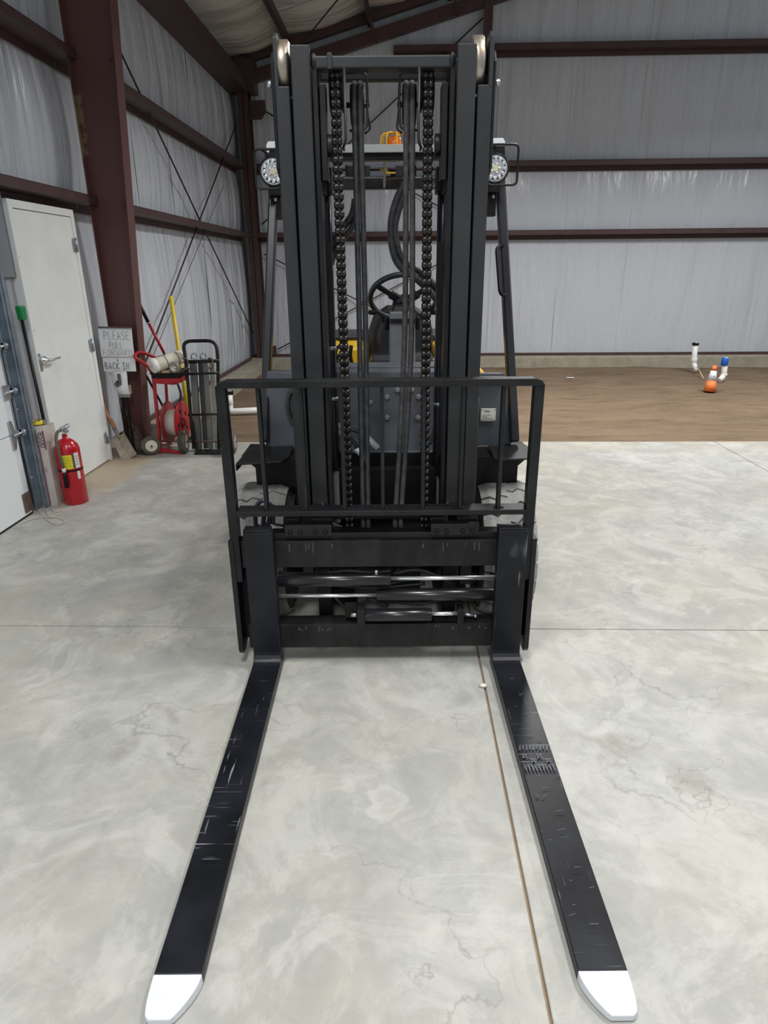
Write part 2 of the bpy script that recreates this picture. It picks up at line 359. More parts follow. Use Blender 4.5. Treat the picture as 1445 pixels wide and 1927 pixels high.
def column_paint():                            # red oxide with a scraped yellow-tan patch along the left flange
    m = mat('column_red_oxide', (.120, .050, .046), .45)
    nt = m.node_tree; N = nt.nodes; L = nt.links; b = N['Principled BSDF']
    g = N.new('ShaderNodeNewGeometry'); sp = N.new('ShaderNodeSeparateXYZ'); L.new(g.outputs['Position'], sp.inputs[0])
    n = N.new('ShaderNodeTexNoise'); n.inputs['Scale'].default_value = 14; n.inputs['Detail'].default_value = 8; n.inputs['Roughness'].default_value = .75; L.new(g.outputs['Position'], n.inputs['Vector'])
    def rng(src, a, c):
        x = N.new('ShaderNodeMapRange'); x.inputs[1].default_value = a; x.inputs[2].default_value = c; L.new(src, x.inputs[0]); return x.outputs[0]
    def mul(a, c):
        x = N.new('ShaderNodeMath'); x.operation = 'MULTIPLY'; L.new(a, x.inputs[0]); L.new(c, x.inputs[1]); return x.outputs[0]
    msk = mul(rng(sp.outputs['X'], -2.58, -2.69), mul(rng(sp.outputs['Z'], 2.25, 2.6), rng(sp.outputs['Z'], 3.15, 3.0)))
    ad = N.new('ShaderNodeMath'); ad.operation = 'MULTIPLY_ADD'; ad.inputs[1].default_value = 1.7; L.new(n.outputs['Fac'], ad.inputs[0]); L.new(msk, ad.inputs[2])
    r = N.new('ShaderNodeValToRGB'); r.color_ramp.elements[0].position = .0; r.color_ramp.elements[1].position = 1
    r.color_ramp.elements[0].position = .70; r.color_ramp.elements[1].position = .735
    hv = N.new('ShaderNodeMath'); hv.operation = 'MULTIPLY'; hv.inputs[1].default_value = .4; L.new(ad.outputs[0], hv.inputs[0]); L.new(hv.outputs[0], r.inputs[0])
    x = N.new('ShaderNodeMix'); x.data_type = 'RGBA'; L.new(r.outputs[0], x.inputs[0]); x.inputs[6].default_value = (.120, .050, .046, 1); x.inputs[7].default_value = (.23, .17, .10, 1)
    r2 = N.new('ShaderNodeValToRGB'); r2.color_ramp.elements[0].position = .70; r2.color_ramp.elements[1].position = .76; L.new(n.outputs['Fac'], r2.inputs[0])
    y = N.new('ShaderNodeMix'); y.data_type = 'RGBA'; L.new(r2.outputs[0], y.inputs[0]); L.new(x.outputs[2], y.inputs[6]); y.inputs[7].default_value = (.20, .11, .10, 1)
    L.new(y.outputs[2], b.inputs['Base Color']); return m
COLM = column_paint()

# ================================================================ the setting
def struct(name, mb, m, parent=None, bevel=0):
    o = link(name, mb, m, parent, bevel)
    if not parent: o['kind'] = 'structure'
    return o
SX = (-2.95, .352, 3.145, 9.5); SY = (-6, 2.77, 6.42)
g = .0045
flo = struct('floor', MB().box((-2.95, -6, -.30), (9.5, 6.41, -.012)), mat('joint_filler', (.26, .19, .12), .9, noise_amt=.3, scale=20))
for i in range(3):
    for j in range(2):
        link('concrete_slab', MB().box((SX[i]+g*(i > 0), SY[j]+g*.7*(j > 0), -.011), (SX[i+1]-g*(i < 2), SY[j+1]-g*.7*(j < 1), 0)), CONC, flo, .002, seg=1)

def soil_mesh():
    mb = MB(); nx, ny = 150, 90; vs = []; x0, x1, y0, y1 = -2.5, 9.5, 6.43, 12.25
    for j in range(ny+1):
        for i in range(nx+1):
            x = x0+(x1-x0)*i/nx; y = y0+(y1-y0)*(j/ny); e = min(1, (y-y0)/.5)
            z = -.03 - .065*e + (noise.noise(V((x*.9, y*1.6, 0)))*.03 + noise.noise(V((x*4, y*7, 3)))*.012 + noise.noise(V((x*12, y*14, 5)))*.005)*(.3+.7*e)
            d = sqrt((x-4.2)**2 + (y-9.9)**2); z += .018*sin(d*6)*math.exp(-((d-1.2)/.8)**2)
            vs.append((x, y, z))
    mb.add(vs, [(j*(nx+1)+i, j*(nx+1)+i+1, (j+1)*(nx+1)+i+1, (j+1)*(nx+1)+i) for j in range(ny) for i in range(nx)], True)
    return mb
struct('dirt_ground', soil_mesh(), SOIL)
struct('trim_1', MB().box((-2.86, 12.25, -.3), (9.5, 12.75, .105)), CURB, bevel=.01)
struct('trim_2', MB().box((-2.95, 6.9, -.3), (-2.5, 12.25, .085)), CURB, bevel=.01)
struct('baseboard_back', MB().box((-2.8, 12.5, .105), (9.5, 12.53, .155)), BROWN)
struct('baseboard_left', MB().box((-2.84, 6.3, .085), (-2.80, 12.5, .13)), BROWN)

XW, YW = -2.90, 12.68           # planes of the outer skin
GZ = (2.20, 3.29, 5.05)         # girt heights
def bulge(z, side):
    zs = (.1, 2.2, 3.29, 4.45 if side == 'left' else 4.97, 6.9)
    for a, b in zip(zs, zs[1:]):
        if a <= z < b: return sin(pi*(z-a)/(b-a))
    return 0
def wall_sheet(a0, a1, z0, z1, side, seed, ztop=None):
    """one strip of vinyl-faced insulation, bulging between the girts, tucked at its seams"""
    mb = MB(); n = 36; k = 70; vs = []
    for j in range(k+1):
        for i in range(n+1):
            a = a0+(a1-a0)*i/n; zt = z1 if ztop is None else ztop(a)
            z = z0+(zt-z0)*j/k; t = i/n
            bz = bulge(z, side)
            lean = a + .10*(z-1)*.2*noise.noise(V((seed, z*.3, 0)))
            bzs = .25+.75*min(1, 3*bz); d = .045*bz*min(1, 6*t, 6*(1-t)) + .010*bzs*noise.noise(V((lean*9+seed*7, z*.55, seed)))*(.3+.7*bz) + .006*noise.noise(V((lean*27, z*1.0, seed+9)))
            d += .016*bzs*(math.exp(-((t)/.02)**2) + math.exp(-((1-t)/.02)**2))
            d += .02*math.exp(-((t-.5-.12*sin(z*1.3+seed))/.05)**2)*bz*(seed % 3 == 1)
            vs.append((XW+.012+d, a, z) if side == 'left' else (a, YW-.012-d, z))
    mb.add(vs, [(j*(n+1)+i, j*(n+1)+i+1, (j+1)*(n+1)+i+1, (j+1)*(n+1)+i) for j in range(k) for i in range(n)], True)
    return mb
roof_z = lambda x: 5.68 + .261*x               # underside of the roof insulation
wl = struct('wall_left', MB().box((XW-.06, -1, -.05), (XW, 12.8, roof_z(XW)+.05)), WALLG)
ys = [3.0, 4.22, 5.44, 6.62, 7.75, 8.9, 10.05, 11.3, 12.0, 12.66]
for i, (a, b_) in enumerate(zip(ys, ys[1:])):
    link('insulation_sheet', wall_sheet(a, b_, .1, 4.93, 'left', i+1), VINW, wl)
wb = struct('wall_back', MB().prism([(-2.96, -.05), (9.5, -.05), (9.5, roof_z(9.5)), (-2.96, roof_z(-2.96))], -(YW+.06), -YW, Matrix.Rotation(pi/2, 4, 'X')), WALLG)
xs = [-2.84, -2.0, -.8, .4, 1.62, 2.84, 3.0+1.05, 5.27, 6.5, 7.7, 8.9]
for i, (a, b_) in enumerate(zip(xs, xs[1:])):
    link('insulation_sheet', wall_sheet(a, b_, .12, 0, 'back', i+21, lambda x: roof_z(x)), VINW, wb)
# sloped ceiling: strips along the slope sagging between the purlins
PUR = [-1.82, -.53, .76, 2.05, 3.34, 4.63, 5.92]
ce = struct('ceiling', MB().add([(XW-.06, 4.2, roof_z(XW)+.06), (9.5, 4.2, roof_z(9.5)+.06), (9.5, 12.8, roof_z(9.5)+.06), (XW-.06, 12.8, roof_z(XW)+.06),
                                (XW-.06, 4.2, roof_z(XW)+.1), (9.5, 4.2, roof_z(9.5)+.1), (9.5, 12.8, roof_z(9.5)+.1), (XW-.06, 12.8, roof_z(XW)+.1)],
                               [(0,1,2,3), (7,6,5,4), (0,4,5,1), (1,5,6,2), (2,6,7,3), (3,7,4,0)]), WALLG)
for i in range(7):
    mb = MB(); n, k = 24, 110; vs = []; y0 = 4.25+i*1.2
    for j in range(k+1):
        x = XW+.02+(7-XW)*j/k
        q = [XW]+PUR+[7.3]
        a = max(p for p in q if p <= x+1e-6); b_ = min(p for p in q if p > x)
        sg = sin(pi*(x-a)/(b_-a))
        for t_ in range(n+1):
            t = t_/n; y = y0+1.2*t
            z = roof_z(x) + .03 - .10*sg*min(1, 5*t, 5*(1-t)) - .02*noise.noise(V((x*.6, y*5, i))) - .010*noise.noise(V((x*1.6, y*17, i))) - .02*(math.exp(-(t/.03)**2)+math.exp(-((1-t)/.03)**2))
            vs.append((x, y, z))
    mb.add(vs, [(j*(n+1)+t, j*(n+1)+t+1, (j+1)*(n+1)+t+1, (j+1)*(n+1)+t) for j in range(k) for t in range(n)], True)
    link('roof_insulation_sheet', mb, VINC, ce)

# girts (Z sections: inner flange up, horizontal web, outer flange down)
def zgirt(a0, a1, z, side):
    mb = MB(); t = .004
    if side == 'left':
        xi, xo = -2.66, -2.862
        mb.box((xi-t, a0, z), (xi, a1, z+.065)).box((xo, a0, z-t), (xi, a1, z)).box((xo+.008, a0, z-.065), (xo+.012, a1, z)).box((xi-.02, a0, z+.062), (xi, a1, z+.066))
    else:
        yi, yo = 12.44, 12.645
        mb.box((a0, yi, z), (a1, yi+t, z+.075)).box((a0, yi, z-t), (a1, yo, z)).box((a0, yo-.012, z-.075), (a1, yo-.008, z)).box((a0, yi, z+.072), (a1, yi+.02, z+.077))
    return mb
for z in (2.20, 3.28):
    struct('wall_girt', zgirt(6.20, 12.4, z, 'left'), BROWN)
    struct('wall_girt', zgirt(-1, 6.185, z, 'left'), BROWN)
for z in (2.20, 3.29): struct('wall_girt', zgirt(-2.62, 9.5, z, 'back'), BROWN)
struct('wall_girt', zgirt(-.14, 9.5, 4.97, 'back'), BROWN)
struct('eave_strut', MB().box((-2.87, 2, 4.40), (-2.55, 12.5, 4.405)).box((-2.55, 2, 4.40), (-2.545, 12.5, 4.61)).box((-2.87, 2, 4.61), (-2.55, 12.5, 4.615)), BROWN)
# endwall rafter and rake channel, following the slope
def slope_bar(x0, x1, dz0, dz1, y0, y1):
    f = lambda x: 5.21+.261*x
    return MB().add([(x, y, f(x)+d) for y in (y0, y1) for x, d in ((x0, dz0), (x1, dz0), (x1, dz1), (x0, dz1))], [(0,1,2,3), (7,6,5,4), (0,4,5,1), (1,5,6,2), (2,6,7,3), (3,7,4,0)])
struct('endwall_rafter', slope_bar(-2.7, 9.5, 0, .18, 12.44, 12.58), BROWN)
struct('rake_channel', slope_bar(-2.85, 9.5, .31, .44, 12.46, 12.58), BROWN)
for x in PUR:
    z = roof_z(x)-.21
    mb = MB().box((x-.03, 4.3, z), (x+.035, 12.6, z+.005)).box((x-.0025, 4.3, z), (x+.0025, 12.6, z+.2)).box((x-.06, 4.3, z+.195), (x, 12.6, z+.2)).box((x+.03, 4.3, z), (x+.035, 12.6, z+.02))
    p = struct('roof_purlin', mb, BROWN)
    mb = MB().beam((x+.02, 12.1, z+.0), (x+.12, 12.42, z-.26), .05, .008)
    link('flange_brace', mb, BROWN, p)
# tapered main column: web faces the camera, flanges run back
def column():
    zt = 5.2; y0, y1 = 6.12, 6.27
    xi = lambda z: -2.522+.059*z; xo = -2.705
    c = thing('steel_column', None, None, (-2.62, 6.2, 0), kind='structure')
    t = .010
    mb = MB()
    mb.add([(xi(0), 6.185, 0), (xi(zt), 6.185, zt), (xo, 6.185, zt), (xo, 6.185, 0), (xi(0), 6.195, 0), (xi(zt), 6.195, zt), (xo, 6.195, zt), (xo, 6.195, 0)],
           [(0,1,2,3), (7,6,5,4), (0,4,5,1), (1,5,6,2), (2,6,7,3), (3,7,4,0)])
    link('web', mb, COLM, c)
    mb = MB().add([(xi(0), y0, 0), (xi(0)+t, y0, 0), (xi(zt)+t, y0, zt), (xi(zt), y0, zt), (xi(0), y1, 0), (xi(0)+t, y1, 0), (xi(zt)+t, y1, zt), (xi(zt), y1, zt)],
                  [(0,1,2,3), (7,6,5,4), (0,4,5,1), (1,5,6,2), (2,6,7,3), (3,7,4,0)])
    link('flange', mb, COLM, c, .002)
    link('flange', MB().box((xo-t, y0, 0), (xo, y1, zt)), COLM, c, .002)
    link('base_plate', MB().box((-2.74, 6.08, 0), (-2.48, 6.31, .015)), COLM, c)
    for zz in (2.19, 3.27):
        q = link('stiffener', MB().prism([(xi(zz)-.07, 6.14), (xi(zz), 6.13), (xi(zz), 6.185), (xi(zz)-.03, 6.185)], zz, zz+.008), COLM, c)
    link('splice_seam', MB().box((xo, 6.181, 2.86), (xi(2.86), 6.186, 2.866)), COLM, c)
column()
cc = thing('corner_column', None, None, (-2.64, 12.48, 0), kind='structure')
link('web', MB().box((-2.645, 12.33, -.05), (-2.635, 12.6, 4.9)), BROWN, cc)
link('flange', MB().box((-2.72, 12.33, -.05), (-2.55, 12.34, 4.9)), BROWN, cc)
link('flange', MB().box((-2.72, 12.6, -.05), (-2.55, 12.61, 4.9)), BROWN, cc)
link('bracket', MB().prism([(-2.55, 4.30), (-2.28, 4.30), (-2.28, 4.12), (-2.36, 4.02), (-2.55, 4.02)], -12.42, -12.40, Matrix.Rotation(pi/2, 4, 'X')), BROWN, cc)
link('bracket', MB().box((-2.55, 12.38, .16), (-2.36, 12.42, .32)), BROWN, cc)
link('knee_plate', MB().box((-2.72, 12.30, 4.40), (-2.42, 12.6, 4.86)), BROWN, cc)
ec = thing('endwall_post', None, None, (1.37, 12.5, 0), kind='structure')
link('web', MB().box((1.365, 12.42, -.05), (1.375, 12.6, 5.72)), BROWN, ec)
link('flange', MB().box((1.30, 12.41, -.05), (1.44, 12.42, 5.72)), BROWN, ec)
# bracing rods
def rod(p0, p1, r=.011, m=BROWN): return struct('bracing_rod', MB().tube([p0, p1], r, 6), mat_rod)
mat_rod = mat('rod_steel', (.05, .04, .04), .5, .5)
xr = -2.76
rod((xr, 6.4, 4.33), (xr, 12.35, .55)); rod((xr, 12.3, 3.95), (xr, 6.5, .42))
struct('bracing_rod', MB().tube([(-2.79, 6.5, .3), (-2.79, 11.2, 2.9)], .004, 5), mat_rod)
rod((-2.36, 12.55, .24), (1.3, 12.55, 2.05)); rod((-2.5, 12.55, 1.93), (1.3, 12.55, .10))
rod((-2.30, 12.55, 4.16), (1.3, 12.55, 2.35)); rod((-2.5, 12.55, 2.42), (1.3, 12.55, 5.42))
ra_, rb_ = B(565, 85, Z=4.78), B(635, 0, Z=4.98); rd_ = rb_-ra_
rod(ra_-rd_*.6, ra_+rd_*2.6, .010)

# ---- personnel door, left wall
XD = -2.72
d1 = thing('door_1', None, None, (XD, 5.3, 0), kind='structure')
ya, yb, zt = 4.84, 5.80, 2.13
link('door_frame', MB().box((XD-.14, ya, 0), (XD+.005, ya+.055, zt)).box((XD-.14, yb-.05, 0), (XD+.005, yb, zt)).box((XD-.14, ya+.055, zt-.055), (XD+.004, yb-.05, zt)), DOORW, d1, .004)
lf = link('door_leaf', MB().box((XD-.055, ya+.058, .012), (XD-.004, yb-.053, zt-.060)), DOORW, d1, .003)
hh = link('lever_handle', MB().lathe([(0, .036), (.010, .036), (.016, .026), (.05, .014), (.06, .014)], B(82, 678, X=XD), (1, 0, 0), 20).tube(round_path([B(82, 678, X=XD)+V((.05, 0, 0)), B(82, 678, X=XD)+V((.055, .03, 0)), B(82, 678, X=XD)+V((.055, .14, .004))], .02), .010), CHROME, lf)
link('strike_plate', MB().box((XD, ya+.012, .95), (XD+.007, ya+.048, 1.08)), ZINC, d1)
for z in (.22, 1.05, 1.86):
    link('hinge', MB().cyl((XD+.012, yb-.052, z-.055), (XD+.012, yb-.052, z+.055), .008, 10).box((XD+.003, yb-.09, z-.05), (XD+.008, yb-.02, z+.05)), ZINC, d1)
for y_, z_ in ((ya+.02, 1.75), (ya+.03, 1.25)):
    link('screw_head', MB().lathe([(0, .006), (.004, .004)], (XD+.004, y_, z_), (1, 0, 0), 8), ZINC, d1)
struct('trim_3', MB().box((XD-.16, 4.52, 0), (XD-.10, 4.84, 2.22)), WALLG)
struct('trim_4', MB().box((XD-.11, 4.47, 1.62), (XD-.03, 4.84, 2.19)), mat('header_grey', (.20, .215, .24), .5))
struct('trim_5', MB().box((XD-.10, 4.74, 0), (XD-.06, 4.84, 1.62)), mat('jamb_grey', (.36, .37, .41), .5))

# ---- sectional garage door, left wall
XG = -2.70
d2 = thing('door_2', None, None, (XG, 3.2, 0), kind='structure')
zs = (0, .593, 1.187, 1.78, 2.37)
for a, b_ in zip(zs, zs[1:]):
    link('door_panel', MB().box((XG-.045, -1.0, a+.003), (XG, 4.36, b_-.003)), GAR, d2, .004)
link('end_stile', MB().box((XG, 4.30, .08), (XG+.002, 4.36, 2.35)), WHT, d2)
link('bottom_seal', MB().box((XG-.04, -1, -.0), (XG+.004, 4.36, .012)), BLACK2, d2)
link('bottom_bracket', MB().box((XG+.002, 4.27, .03), (XG+.008, 4.36, .17)), DSTEEL, d2)
for z in (.593, .885, 1.187, 1.78):
    y = 4.36
    h = link('roller_hinge', MB().prism([(y-.075, z-.10), (y-.045, z-.10), (y-.02, z-.03), (y+.02, z-.02), (y+.02, z+.02), (y-.02, z+.03), (y-.045, z+.10), (y-.075, z+.10)] if z != .885 else
                                     [(y-.06, z-.05), (y+.02, z-.045), (y+.02, z+.045), (y-.06, z+.05)], XG+.004, XG+.012, Matrix(((0, 0, 1, 0), (1, 0, 0, 0), (0, 1, 0, 0), (0, 0, 0, 1)))), ZINC, d2)
    link('roller', MB().cyl((XG+.022, y-.06, z), (XG+.022, y+.10, z), .010, 10).cyl((XG+.022, y+.035, z), (XG+.022, y+.055, z), .024, 16), ZINC, h)
tk = link('vertical_track', MB().box((XG+.0, 4.395, .0), (XG+.003, 4.465, 2.6)).box((XG+.0, 4.462, 0), (XG+.05, 4.466, 2.6)).box((XG+.047, 4.44, 0), (XG+.05, 4.466, 2.6)).box((XG, 4.395, 0), (XG+.02, 4.398, 2.6)), ZINC2, d2, .001, seg=1)
link('track_angle', MB().box((XG-.05, 4.466, 0), (XG+.06, 4.469, 2.6)).box((XG+.06, 4.466, 0), (XG+.063, 4.49, 2.6)), ZINC2, d2)
for z in (.25, .75, 1.15, 1.55, 1.95):
    link('bolt', MB().lathe([(0, .009), (.005, .006)], (XG+.003, 4.43, z), (1, 0, 0), 8), CHROME, tk)

exec_after = None
# ================================================================ the forklift
FL = thing('forklift', 'black forklift with tall mast and long white-tipped forks in the middle of the floor', 'forklift', (.012, 3.1, 0), frame=TRUCK)
def P(name, mb, m, parent=FL, bevel=.0025, **k): return link(name, mb, m, parent, bevel, **k)
CX = .012
# forks
def fork(x0, x1, inner):
    s = .022; yb, yf = 2.475, 2.425       # shank back / front faces
    z_top, zb = F(488, 1003, Y=2.425).z, .05
    def sec(pts, x0, x1):      # yz polygon extruded along x
        return [(x, p[0], p[1]) for x in (x0, x1) for p in pts]
    prof = [(1.085, .002), (yb-.03, .002), (yb-.008, .010), (yb, .04), (yb, z_top), (yf, z_top), (yf, zb+.04)]
    prof += [(yf-.04*(1-cos(a)), zb+.04-.04*sin(a)) for a in (R(22), R(45), R(67), R(90))] + [(1.085, .036)]
    n = len(prof); mb = MB().add(sec(prof, x0, x1), [tuple(range(n)), tuple(range(n, 2*n))[::-1]] + [(i, (i+1) % n, n+(i+1) % n, n+i) for i in range(n)])
    f = P('fork', mb, FORK, bevel=.003)
    # white tip, inner edge tapering in
    L = []
    xo, xi = (x0, x1) if inner > 0 else (x1, x0)
    wd = x1-x0
    for t in range(9):
        a = t/8; y = 1.085-.088*a
        tx = .36*wd*(a**1.7); ox = .06*wd*(a**4)
        L.append((y, xo+inner*ox, xi-inner*tx, .036-.010*a))
    L.append((.990, xo+inner*.14*wd, xi-inner*.44*wd, .022))
    vs = []
    for y, a, b_, zt in L: vs += [(a, y, .004), (b_, y, .004), (b_, y, zt), (a, y, zt)]
    m_ = len(L); fs = [(0,1,2,3), tuple((m_-1)*4+q for q in (3,2,1,0))]
    for i in range(m_-1): fs += [(i*4+q, i*4+(q+1) % 4, (i+1)*4+(q+1) % 4, (i+1)*4+q) for q in range(4)]
    P('fork_tip', MB().add(vs, fs), WHT, f, .002, label='white-painted blunt tip')
    P('fork_hook', MB().box((x0+.01, yb, z_top-.06), (x1-.01, yb+.04, z_top-.02)).box((x0, yf+.004, z_top), (x1-.008, yb+.012, z_top+.008)), BLACK, f)
    return f
fork(-.575, -.456, 1); fk = fork(.466, .588, -1)
SCUFF = mat('scuff_grey', (.10, .105, .115), .7, noise_amt=.6, scale=60)
random.seed(7); mb = MB()
for k in range(9):
    x = .474+.012*k
    mb.beam((x, 1.845+.006*(k % 2), .0500), (x+.006, 1.870, .0500), .004, .0008); mb.beam((x+.004, 1.745, .0500), (x+.002, 1.770+.004*(k % 3), .0500), .004, .0008)
for k in range(4):
    x = .485+.026*k; y = 1.815-.022*(k % 2)
    mb.beam((x-.008, y-.010, .05), (x+.008, y+.010, .05), .005, .0008); mb.beam((x+.008, y-.010, .05), (x-.008, y+.010, .05), .005, .0008)
for k in range(26):
    x, y = .472+.11*random.random(), 1.15+1.15*random.random(); a = random.choice((0, .3, 2.6, 3.0, .1)); l = .008+.02*random.random()
    l = min(l, .585-x) if x < .585 else 0
    if l > .004: mb.beam((x, y, .0499), (x+abs(cos(a))*l, y+sin(a)*l, .0499), .0012, .0008)
P('scuff_marks', mb, SCUFF, fk, 0, kind='stuff', label='pale scuffs and tyre print')

# carriage
zt1 = F(720, 1019, Y=2.47).z; zb1 = F(720, 1068, Y=2.47).z
P('upper_carriage_bar', MB().box((-.60, 2.478, zb1), (.60, 2.53, zt1)), CARR)
P('carriage_rail', MB().box((-.55, 2.50, zt1), (.55, 2.56, zt1+.028)), BLACK)
zt2 = F(720, 1176, Y=2.47).z; zb2 = F(720, 1219, Y=2.47).z
P('lower_carriage_bar', MB().box((-.60, 2.478, zb2), (.60, 2.56, zt2)), CARR)
for x in (-.648, .612):
    s = -1 if x < 0 else 1
    P('side_plate', MB().prism([(2.46, .075), (2.475, .055), (2.52, .055), (2.60, .10), (2.60, zt1+.01), (2.46, zt1+.01)], x, x+.022, Matrix(((0, 0, 1, 0), (1, 0, 0, 0), (0, 1, 0, 0), (0, 0, 0, 1)))), BLACK)
    P('backing_plate', MB().box((x+.022 if s < 0 else x-.075, 2.53, .10), (x+.097 if s < 0 else x, 2.545, zt1)), BLACK2)
random.seed(11); mb = MB()
for x in (-.40, -.33, -.318, -.30, -.22, .16, .245, .262, .34, .375, .395):
    l = .02+.035*random.random(); z_ = zt1-.004-.01*random.random()
    mb.box((x, 2.4776, z_-l), (x+.0025+.002*random.random(), 2.4782, z_))
for k in range(26):
    x = random.choice((-.38, -.30, -.26, .22, .28, .36, .41))+.03*random.random(); z_ = zt2-.005-.02*random.random()
    mb.box((x, 2.4776, z_-.012*random.random()-.004), (x+.003+.005*random.random(), 2.4782, z_))
P('paint_wear', mb, mat('wear_grey', (.055, .055, .053), .7, noise_amt=.4, scale=40), FL, 0, kind='stuff', label='pale drips and rubbed paint')
# roller housings on top of the carriage
for u0, u1 in ((537, 625), (810, 900)):
    a = F(u0, 1003, Y=2.50); b_ = F(u1, 1003, Y=2.50)
    h = P('carriage_hook_block', MB().box((a.x, 2.48, zt1+.022), (b_.x, 2.52, zt1+.072)).box((a.x, 2.52, zt1+.02), (a.x+.06, 2.60, zt1+.085)).box((b_.x-.09, 2.52, zt1+.02), (b_.x, 2.60, zt1+.085)), BLACK)
    for t in (.12, .33, .66, .86):
        P('bolt', MB().lathe([(0, .010), (.006, .010), (.009, .006)], (a.x+(b_.x-a.x)*t, 2.48, zt1+.04), (0, -1, 0), 8), BLACK2, h, 0)
for s in (-1, 1):               # curved gussets beside the chains
    pts = [(0, 0), (.075, 0)] + [(.075-.075*sin(R(a)), .095*(1-cos(R(a)))) for a in (20, 40, 60, 80, 90)]
    pts = [(0, 0), (.085, 0), (.045, .02), (.022, .05), (.010, .095), (0, .115)]
    x = -.262 if s < 0 else .272
    P('gusset', MB().prism([(x - s*p[0], p[1]+zt1+.028) for p in pts], -2.575, -2.565, Matrix.Rotation(pi/2, 4, 'X')), GREYP)
P('inner_carriage_frame', MB().box((-.30, 2.60, .12), (-.24, 2.64, .70)).box((.26, 2.60, .12), (.32, 2.64, .70)).box((-.24, 2.60, .64), (.26, 2.63, .67)), BLACK2)
# side-shift / fork positioner cylinders
def hcyl(name, u0, u1, v, r, Y, m=BLACK): a = F(u0, v, Y=Y); b_ = F(u1, v, Y=Y); z = (a.z+b_.z)/2; return MB().cyl((a.x, Y, z), (b_.x, Y, z), r, 24, .003), a.x, b_.x, z
mb, a, b_, z = hcyl('', 524, 735, 1091, .029, 2.50); c1 = P('positioner_cylinder', mb, CYLM, bevel=0)
P('cylinder_rod', MB().cyl((b_-.02, 2.50, z+.004), (F(934, 1091, Y=2.5).x, 2.50, z+.004), .0095, 16), CHROME, c1, 0, label='chrome rod')
P('fitting', MB().cyl((-.035, 2.49, z+.025), (-.035, 2.49, z+.05), .007, 8), ZINC, c1, 0)
mb, a, b_, z = hcyl('', 708, 930, 1119, .029, 2.50); c2 = P('positioner_cylinder', mb, CYLM, bevel=0)
P('cylinder_rod', MB().cyl((F(524, 1119, Y=2.5).x, 2.50, z), (a+.02, 2.50, z), .0085, 16), CHROME, c2, 0, label='chrome rod')
mb, a, b_, z = hcyl('', 685, 812, 1157, .028, 2.47); c3 = P('side_shift_cylinder', mb, CYLM, bevel=0)
P('cylinder_rod', MB().cyl((b_-.02, 2.47, z+.004), (F(862, 1155, Y=2.47).x, 2.47, z+.004), .009, 16), CHROME, c3, 0, label='chrome rod')
P('clevis_block', MB().box((a-.03, 2.44, z-.034), (a+.004, 2.50, z+.038)), BLACK, c3)
q = F(866, 1158, Y=2.47); P('clevis_block', MB().box((q.x-.014, 2.45, q.z-.04), (q.x+.014, 2.50, q.z+.04)), BLACK, c3)
P('anchor_box', MB().box((a-.085, 2.50, z-.03), (a-.03, 2.56, z+.045)), BLACK2, c3)
q = F(666, 1155, Y=2.5); P('nut', MB().lathe([(0, .011), (.02, .011), (.03, .006)], (q.x-.012, 2.49, q.z), (1, 0, 0), 6), ZINC, c3, 0)
q = F(885, 1158, Y=2.5); P('hose_fitting', MB().cyl((q.x-.03, 2.51, q.z), (q.x+.02, 2.51, q.z-.005), .009, 10).sphere((q.x+.022, 2.50, q.z-.004), .009, 8), ZINC, c3, 0)
# loose hoses behind the cylinders
for pts in ([(524, 1078), (600, 1080), (650, 1074), (700, 1078), (735, 1074)], [(740, 1080), (780, 1072), (820, 1082), (850, 1100)], [(630, 1122), (645, 1138), (660, 1142), (700, 1130), (730, 1140)],
            [(690, 1128), (740, 1132), (790, 1136), (840, 1126)], [(700, 1108), (760, 1102), (800, 1098)], [(620, 1100), (690, 1106), (720, 1100), (780, 1090)]):
    P('hydraulic_hose', MB().tube(smooth_path([F(u, v, Y=2.57) for u, v in pts], 5), .008, 8), RUBH, bevel=0)
P('manifold', MB().box((-.13, 2.60, .30), (.16, 2.68, .50)).cyl((-.08, 2.60, .46), (-.08, 2.57, .46), .02, 10).cyl((.06, 2.60, .40), (.06, 2.57, .40), .018, 10).cyl((.12, 2.60, .46), (.12, 2.57, .46), .014, 10), BLACK2)
P('axle_housing', MB().cyl((-.46, 2.98, .34), (.48, 2.98, .34), .13, 24).box((-.30, 2.72, .16), (-.14, 2.95, .38)).box((.24, 2.72, .16), (.38, 2.95, .38)), BLACK2)

# load backrest
YB = 2.485
tl = F(402, 716, Y=YB); tr = F(1027, 710, Y=YB); bz = F(720, 962, Y=YB).z; xl, xr_ = -.640, .617
ztp = (tl.z+tr.z)/2
br = P('load_backrest', MB().box((xl, YB-.02, zt1-.18), (xl+.038, YB+.03, ztp-.02)).box((xr_-.038, YB-.02, zt1-.18), (xr_, YB+.03, ztp-.02))
       .prism([(xl, ztp-.028), (xl+.012, ztp-.008), (xl+.04, ztp), (xr_-.04, ztp), (xr_-.012, ztp-.008), (xr_, ztp-.028), (xr_-.04, ztp-.028), (xl+.04, ztp-.028)], -(YB+.035), -(YB-.025), Matrix.Rotation(pi/2, 4, 'X'))
       .box((xl+.038, YB-.025, bz-.011), (xr_-.038, YB+.055, bz+.011)), BLACK)
ztb = ztp-.028
for ub, ut in ((501.6, 485), (576.7, 565), (648.7, 641), (720.6, 718), (794.9, 797), (864.6, 873), (937, 946)):
    xb = F(ub, 945, Y=YB+.01).x; xt = F(ut, 725, Y=YB+.01).x; xm = (xb+xt)/2
    P('backrest_bar', MB().beam((xb, YB+.01, bz+.01), (xb*.6+xt*.4, YB+.01, ztb), .014, .04, (0, 1, 0)), BLACK, br, .001)
